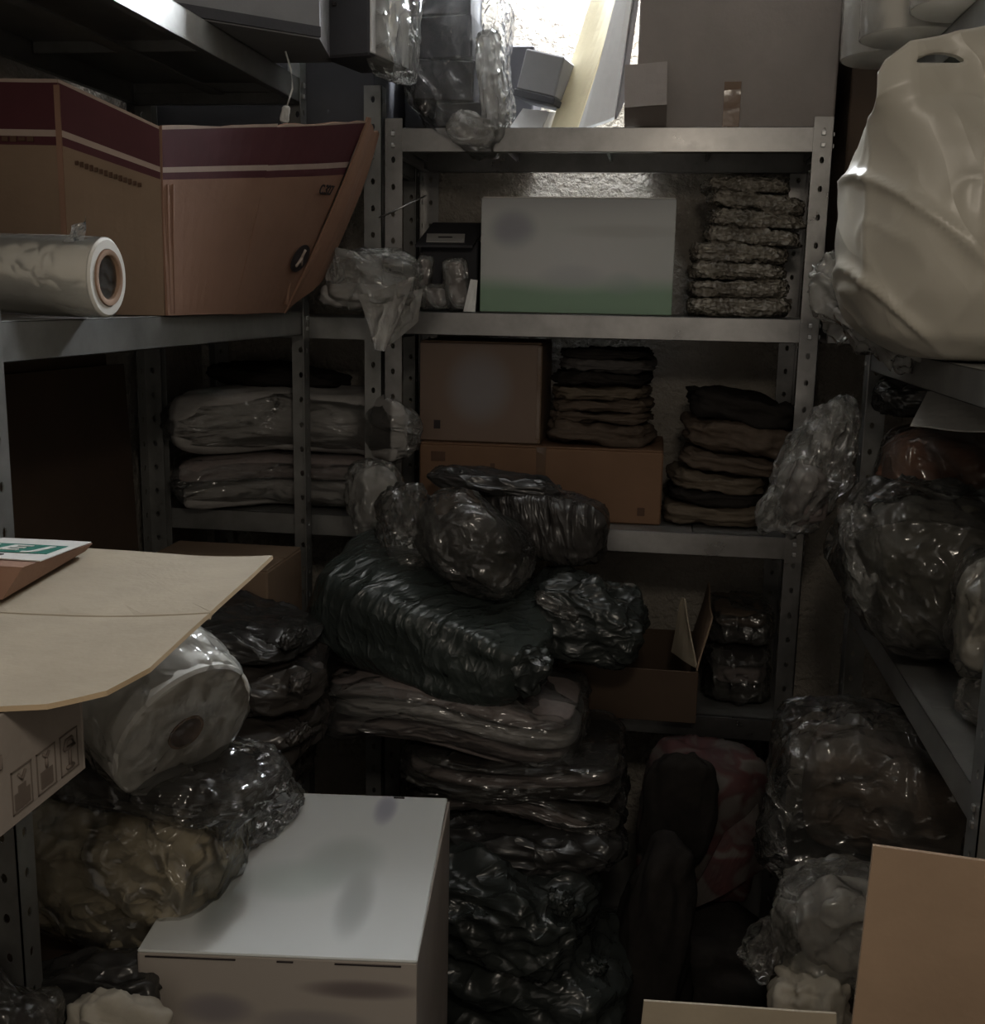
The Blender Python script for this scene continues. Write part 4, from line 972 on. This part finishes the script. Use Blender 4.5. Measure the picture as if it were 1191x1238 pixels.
# printed faces keep their own axes so that the print follows the carton
def printed_face(nm, p0, p1, mat):
    p0 = np.array(p0); p1 = np.array(p1); L = np.linalg.norm(p1 - p0); ang = math.atan2(p1[1] - p0[1], p1[0] - p0[0])
    V, F = bev_box_vf((0, 0, 0), (L, .004, WZ - .004 - z0), .001)
    o = fixn(mesh(nm, V, F, mat, None, base=(0, 0, 0))); o.parent = t
    o.location = Vector((p0[0], p0[1], z0)) - t.location; o.rotation_euler = (0, 0, ang); return o
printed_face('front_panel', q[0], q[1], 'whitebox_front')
for a, b in ((1, 2), (2, 3), (3, 0)): quad_part('side_panel', q[a], q[b], .004, 'white_card2')  # duller white than the lid, shade put into the colour
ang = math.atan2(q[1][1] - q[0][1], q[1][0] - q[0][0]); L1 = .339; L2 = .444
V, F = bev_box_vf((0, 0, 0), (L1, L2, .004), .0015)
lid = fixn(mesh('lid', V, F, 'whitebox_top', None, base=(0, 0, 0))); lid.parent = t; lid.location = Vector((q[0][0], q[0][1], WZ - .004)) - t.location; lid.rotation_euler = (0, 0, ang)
ca, sa = math.cos(ang), math.sin(ang)
def lp(u, v, z): return (q[0][0] + u * ca - v * sa, q[0][1] + u * sa + v * ca, z)
for u0, u1, v in ((.01, .12, -.0012), (.17, .19, -.0012), (.24, .32, -.0012)):
    a = lp(u0, v, WZ - .0075); b_ = lp(u1, v, WZ - .0075); tube('lid_slot', [a, b_], .0010, 'ink', t, 6)
tube('lid_slot', [lp(.255, .437, WZ + .0004), lp(.272, .437, WZ + .0004)], .0018, 'ink', t, 6)
tube('lid_slot', [lp(.05, .436, WZ + .0004), lp(.075, .436, WZ + .0004)], .0012, 'ink', t, 6)
R = rotm(0, 0, math.degrees(ang))
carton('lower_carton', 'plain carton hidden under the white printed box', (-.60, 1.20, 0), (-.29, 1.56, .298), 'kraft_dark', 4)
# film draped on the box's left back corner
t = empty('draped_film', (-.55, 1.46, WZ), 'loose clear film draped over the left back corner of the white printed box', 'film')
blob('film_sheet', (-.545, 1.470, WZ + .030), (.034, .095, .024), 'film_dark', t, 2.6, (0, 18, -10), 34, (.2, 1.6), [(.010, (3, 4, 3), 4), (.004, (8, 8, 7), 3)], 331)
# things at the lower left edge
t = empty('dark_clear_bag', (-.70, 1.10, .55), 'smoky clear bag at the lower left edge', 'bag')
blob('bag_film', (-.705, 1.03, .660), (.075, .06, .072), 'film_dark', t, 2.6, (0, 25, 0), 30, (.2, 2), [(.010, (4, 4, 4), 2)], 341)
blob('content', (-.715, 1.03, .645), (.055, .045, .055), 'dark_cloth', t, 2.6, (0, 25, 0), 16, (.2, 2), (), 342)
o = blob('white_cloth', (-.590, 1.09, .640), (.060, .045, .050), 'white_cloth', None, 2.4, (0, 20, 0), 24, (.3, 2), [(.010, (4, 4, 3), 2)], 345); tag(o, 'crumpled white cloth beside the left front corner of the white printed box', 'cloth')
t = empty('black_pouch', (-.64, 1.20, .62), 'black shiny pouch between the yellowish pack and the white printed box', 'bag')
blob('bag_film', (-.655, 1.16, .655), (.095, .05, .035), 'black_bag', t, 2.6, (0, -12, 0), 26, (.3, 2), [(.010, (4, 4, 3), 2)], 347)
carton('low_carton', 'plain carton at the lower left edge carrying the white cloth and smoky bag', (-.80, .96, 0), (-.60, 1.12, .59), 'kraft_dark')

# ------------------------------------------------------------------ right side
# white carrier bag (shelf 1.425)
ZR = 1.426
t = empty('white_carrier_bag', (.46, 1.64, ZR), 'big white plastic carrier bag with a cut-out handle bulging from the right shelf', 'bag')
def carrier_bag():
    rings, seg = 110, 170
    key = [  # z, centre x, centre y, half width, half depth
        (ZR + .000, .445, 1.67, .06, .06), (ZR + .004, .445, 1.67, .105, .10), (ZR + .035, .440, 1.66, .150, .135), (ZR + .09, .430, 1.655, .175, .155), (ZR + .16, .425, 1.65, .188, .165),
        (ZR + .22, .428, 1.645, .190, .155), (ZR + .27, .432, 1.62, .187, .125), (ZR + .31, .436, 1.575, .184, .070), (ZR + .335, .438, 1.545, .184, .028), (ZR + .36, .438, 1.530, .184, .010), (ZR + .42, .438, 1.535, .184, .006)]
    K = np.array(key); tt_ = np.linspace(0, 1, len(K)); tq = np.linspace(0, 1, rings)
    C = np.stack([np.interp(tq, tt_, K[:, q]) for q in range(5)], 1)
    for _ in range(3): C[1:-1] = (C[:-2] + 2 * C[1:-1] + C[2:]) / 4
    th = np.linspace(0, 2 * math.pi, seg, endpoint=False); V = []
    for (z, cx, cy, a, b_) in C:
        co, si = np.cos(th), np.sin(th)
        x = cx + a * np.sign(co) * np.abs(co) ** .85; y = cy + b_ * np.sign(si) * np.abs(si) ** .85
        k = max(0., (z - ZR - .30) / .12)
        top = np.interp(x, [.25, .262, .291, .322, .374, .45, .62], [1.778, 1.800, 1.821, 1.827, 1.838, 1.852, 1.862])
        zz_ = np.where(z > ZR + .30, ZR + .30 + (top - ZR - .30) * k, z)
        V.append(np.stack([x, y, zz_], 1))
    V = np.concatenate(V)
    # soft folds: a long curved one and some creases running down from the handle
    Q = (V - np.array((.43, 1.65, ZR + .2))) / .19
    front = np.clip(-Q[:, 1] + .2, 0, 1); side = np.sign(Q[:, 1] * 4).clip(-1, 1)
    Rq = Q @ rotm(0, 40, 0)
    d = .014 * (ridge(Rq * np.array((.9, 1, 2.0)) + 3.3, 351) ** 7 - .2) + .007 * (ridge(Q * np.array((2.0, 1.5, 1.0)) + 8.1, 352) ** 6 - .2) + .003 * (ridge(Rq * np.array((3.4, 3, 5)) + 1.7, 354) ** 5 - .2) + .014 * (vn(Q * 1.5 + 5, 353) - .5)
    body = np.clip((ZR + .35 - V[:, 2]) / .1, .3, 1)
    N = np.stack([Q[:, 0], Q[:, 1] * 1.2, Q[:, 2] * .15], 1); N /= np.linalg.norm(N, axis=1)[:, None] + 1e-6
    up = np.clip((V[:, 2] - ZR) / .05, 0, 1)
    V = V + N * (d * body * up)[:, None]
    V[:, 1] += .006 * np.sin(40 * V[:, 0]) * (1 - body)
    F = []; cut = []
    hx, hz, ha = .327, 1.7975, .030
    def inside(p):
        u_ = (p[0] - hx) / ha; w_ = (p[2] - (hz + .004 * (1 - u_ * u_))) / .0062
        return u_ * u_ + w_ * w_ < 1
    for r_ in range(rings - 1):
        for k in range(seg):
            q = [r_ * seg + k, r_ * seg + (k + 1) % seg, (r_ + 1) * seg + (k + 1) % seg, (r_ + 1) * seg + k]
            if inside(V[q].mean(0)): cut.append(q)
            else: F.append(q)
    for vi in set(i for q in cut for i in q):          # pull the rim of the cut-out onto its outline
        u_ = (V[vi, 0] - hx) / ha; w_ = (V[vi, 2] - (hz + .004 * (1 - u_ * u_))) / .0062; r_ = math.hypot(u_, w_)
        if r_ > .55: V[vi, 0] = hx + ha * u_ / r_; V[vi, 2] = hz + .004 * (1 - (u_ / r_) ** 2) + .0062 * w_ / r_
    F.append(list(range(seg))[::-1])
    o = mesh('bag_body', V, F, 'white_bag', t, True)
    m_ = o.modifiers.new('thickness', 'SOLIDIFY'); m_.thickness = .0012
carrier_bag()
blob('inner_content', (.44, 1.67, ZR + .16), (.13, .12, .14), 'white_cloth', t, 3, (0, 0, 0), 16, (.1, 2), (), 353)
# crumpled wrap below it
t = empty('crumpled_wrap', (.30, 1.80, 1.43), 'crumpled shiny plastic wrap poking out below the white carrier bag', 'wrap')
def crk(L, Q):
    L = L.copy(); L[:, 2] -= .45 * L[:, 0]; return L
blob('wrap_film', (.312, 1.80, 1.485), (.082, .075, .046), 'film_hang', t, 2.6, (0, 0, 0), 40, (.4, 2.5), [(.014, (5, 5, 5), 2), (.008, (12, 12, 12), 2)], 361, crk)
blob('wrap_core', (.325, 1.80, 1.478), (.055, .05, .026), 'grey_dark', t, 2.6, (0, 24, 0), 16, (.2, 2), (), 363)
blob('wrap_tail', (.252, 1.79, 1.538), (.024, .03, .036), 'film_hang', t, 2.2, (0, 15, 0), 20, (.4, 2.5), [(.008, (6, 6, 6), 2)], 362)
# shelf .94
ZS = .949
t = empty('dark_bulging_bundle', (.46, 1.80, ZS), 'large dark bundle in taut shiny plastic on the right shelf', 'bundle')
def bul(L, Q):
    L = L.copy(); L[:, 0] += .05 * np.clip(-Q[:, 2], 0, 1); return L
blob('content', (.475, 1.80, ZS + .135), (.155, .13, .115), 'olive_dark', t, 3, (0, 4, 0), 24, (.1, 2), (), 370, bul)
blob('plastic_wrap', (.465, 1.80, ZS + .138), (.172, .145, .130), 'film_dark', t, 3, (0, 6, 0), 54, (.12, 1.8), [(.016, (6, 2, 2.4), 3), (.006, (12, 6, 6), 2)], 371, bul)
blob('gathered_edge', (.325, 1.75, ZS + .165), (.028, .05, .085), 'film_milky', t, 2.6, (0, -12, 0), 28, (.3, 2), [(.010, (4, 5, 5), 2)], 372)
t = empty('small_white_pack', (.46, 1.50, ZS), 'small white pack in clear film at the right edge of the right shelf', 'packet')
blob('content', (.472, 1.50, ZS + .155), (.062, .05, .072), 'white_cloth', t, 4, (0, 6, 0), 20, (.14, 2), [(.006, (4, 4, 4), 2)], 380)
blob('plastic_wrap', (.470, 1.50, ZS + .152), (.070, .058, .084), 'film', t, 3.6, (0, 6, 0), 36, (.14, 2), [(.008, (4, 4, 5), 2)], 381)
blob('film_foot', (.475, 1.50, ZS + .038), (.058, .05, .038), 'film_dark', t, 3, (0, 0, 0), 20, (.2, 2), [(.006, (4, 4, 4), 2)], 382)
t = empty('rust_brown_bundle', (.52, 2.05, 1.18), 'rust brown bundle in clear plastic behind the dark bulging bundle', 'bundle')
blob('content', (.525, 2.06, ZS + .17), (.125, .10, .165), 'rust_cloth', t, 4, (0, 0, 0), 22, (.1, 2), [(.006, (4, 4, 3), 2)], 390)
blob('plastic_wrap', (.525, 2.05, ZS + .174), (.135, .112, .172), 'film', t, 4, (0, 0, 0), 40, (.1, 2), [(.010, (4, 4, 4), 3)], 391)
o = panel('white_paper_sheet', [(.415, 1.92, 1.300), (.56, 1.92, 1.298), (.56, 2.02, 1.345), (.46, 2.02, 1.352)], .003, 'paper', None, (8, 6), .004, 5); tag(o, 'creased white paper lying on the rust brown bundle', 'paper')
t = empty('black_film_bundle', (.50, 2.07, 1.30), 'black shiny bundle wedged under the right upper shelf behind the white paper', 'bundle')
blob('bag_film', (.495, 2.10, 1.342), (.10, .06, .038), 'black_bag', t, 3, (0, -4, 0), 30, (.3, 2), [(.010, (5, 5, 3), 2)], 395)
# clear bag hanging off the end of the shelf
t = empty('hanging_clear_bag', (.30, 2.06, 1.08), 'crumpled clear bag hanging out between the back and right shelves', 'bag')
def hang(L, Q):
    L = L.copy(); L[:, 0] += .042 * Q[:, 2]; L[:, 0] *= 1 - .15 * Q[:, 2]; return L
blob('bag_film', (.290, 2.09, 1.205), (.058, .06, .125), 'film_milky', t, 2.6, (0, 0, 0), 46, (.25, 2), [(.012, (4, 4, 4), 2), (.007, (10, 10, 10), 2)], 400, hang)
blob('content', (.275, 2.075, 1.155), (.038, .035, .055), 'grey_cloth', t, 2.6, (0, 0, 0), 18, (.2, 2), (), 401)
# below: clear bags
t = empty('brown_clear_bundle', (.36, 1.68, .60), 'brown pack in a large crumpled clear bag below the right shelf', 'bundle')
blob('content', (.375, 1.70, .755), (.115, .10, .075), 'brown_cloth', t, 6, (0, 6, -4), 24, (.06, 2), (), 410)
blob('lower_pack', (.36, 1.70, .645), (.12, .10, .034), 'dark_cloth', t, 4, (0, 2, 0), 20, (.1, 2), (), 411)
blob('plastic_wrap', (.352, 1.69, .742), (.155, .122, .135), 'film', t, 4.5, (0, 6, -4), 52, (.14, 1.6), [(.016, (3, 3, 3), 5), (.005, (8, 8, 8), 3)], 412)
t = empty('white_clear_bundle', (.29, 1.46, .56), 'pale soft pack in a small clear bag beside the tall tan flap', 'bundle')
blob('content', (.295, 1.47, .652), (.066, .055, .062), 'pale_pack', t, 3, (0, -8, 0), 24, (.15, 2), [(.008, (4, 4, 4), 2)], 420)
blob('plastic_wrap', (.285, 1.465, .655), (.085, .068, .082), 'film_milky', t, 2.8, (0, -8, 0), 42, (.18, 2), [(.011, (4, 4, 4), 2), (.006, (11, 11, 11), 2)], 421)
blob('loose_film', (.190, 1.47, .615), (.028, .03, .050), 'film_dark', t, 2.2, (0, 25, 0), 22, (.3, 2), [(.008, (5, 5, 5), 2)], 422)
o = blob('pale_cloth', (.245, 1.42, .560), (.052, .05, .058), 'white_cloth', None, 2.8, (0, 0, 0), 24, (.3, 2), [(.010, (4, 4, 3), 2)], 425); tag(o, 'pale crumpled cloth under the small clear bag at the lower right', 'cloth')
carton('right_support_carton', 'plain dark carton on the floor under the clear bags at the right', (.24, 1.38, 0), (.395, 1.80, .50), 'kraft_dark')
# foreground open cartons: only the far flaps show
t = empty('tall_tan_carton', (.42, .80, 0), 'tan open carton with one flap standing up at the lower right corner', 'box')
open_box(t, (.225, .60, 0), (.62, .985, .80), 'kraft_tan')
panel('flap', [(.208, .990, .78), (.62, .985, .78), (.62, 1.00, .985), (.216, 1.00, 1.010)], .005, 'kraft_tan', t, (10, 8), .0015, 8)
t = empty('pale_carton', (.10, .80, 0), 'pale open carton whose flap edge shows at the bottom, left of the tan flap', 'box')
open_box(t, (.005, .62, 0), (.20, .985, .77), 'kraft_pale')
panel('flap', [(.010, .988, .76), (.200, .988, .76), (.196, 1.00, .834), (.014, 1.00, .826)], .004, 'kraft_pale', t, (6, 4), .001, 9)
# film tag at the top of the banded carton
t = empty('white_twist_tag', (-.60, 1.90, 1.80), 'white crumpled plastic tag with a thin tail above the banded carton', 'tag')
blob('tag', (-.628, 1.86, 1.790), (.007, .006, .014), 'paper', t, 3, (0, 8, 0), 10, (.3, 2), (), 440)
tube('tail', [(-.625, 1.86, 1.803), (-.615, 1.86, 1.83), (-.617, 1.86, 1.86), (-.626, 1.86, 1.888)], .0015, 'paper', t, 6)
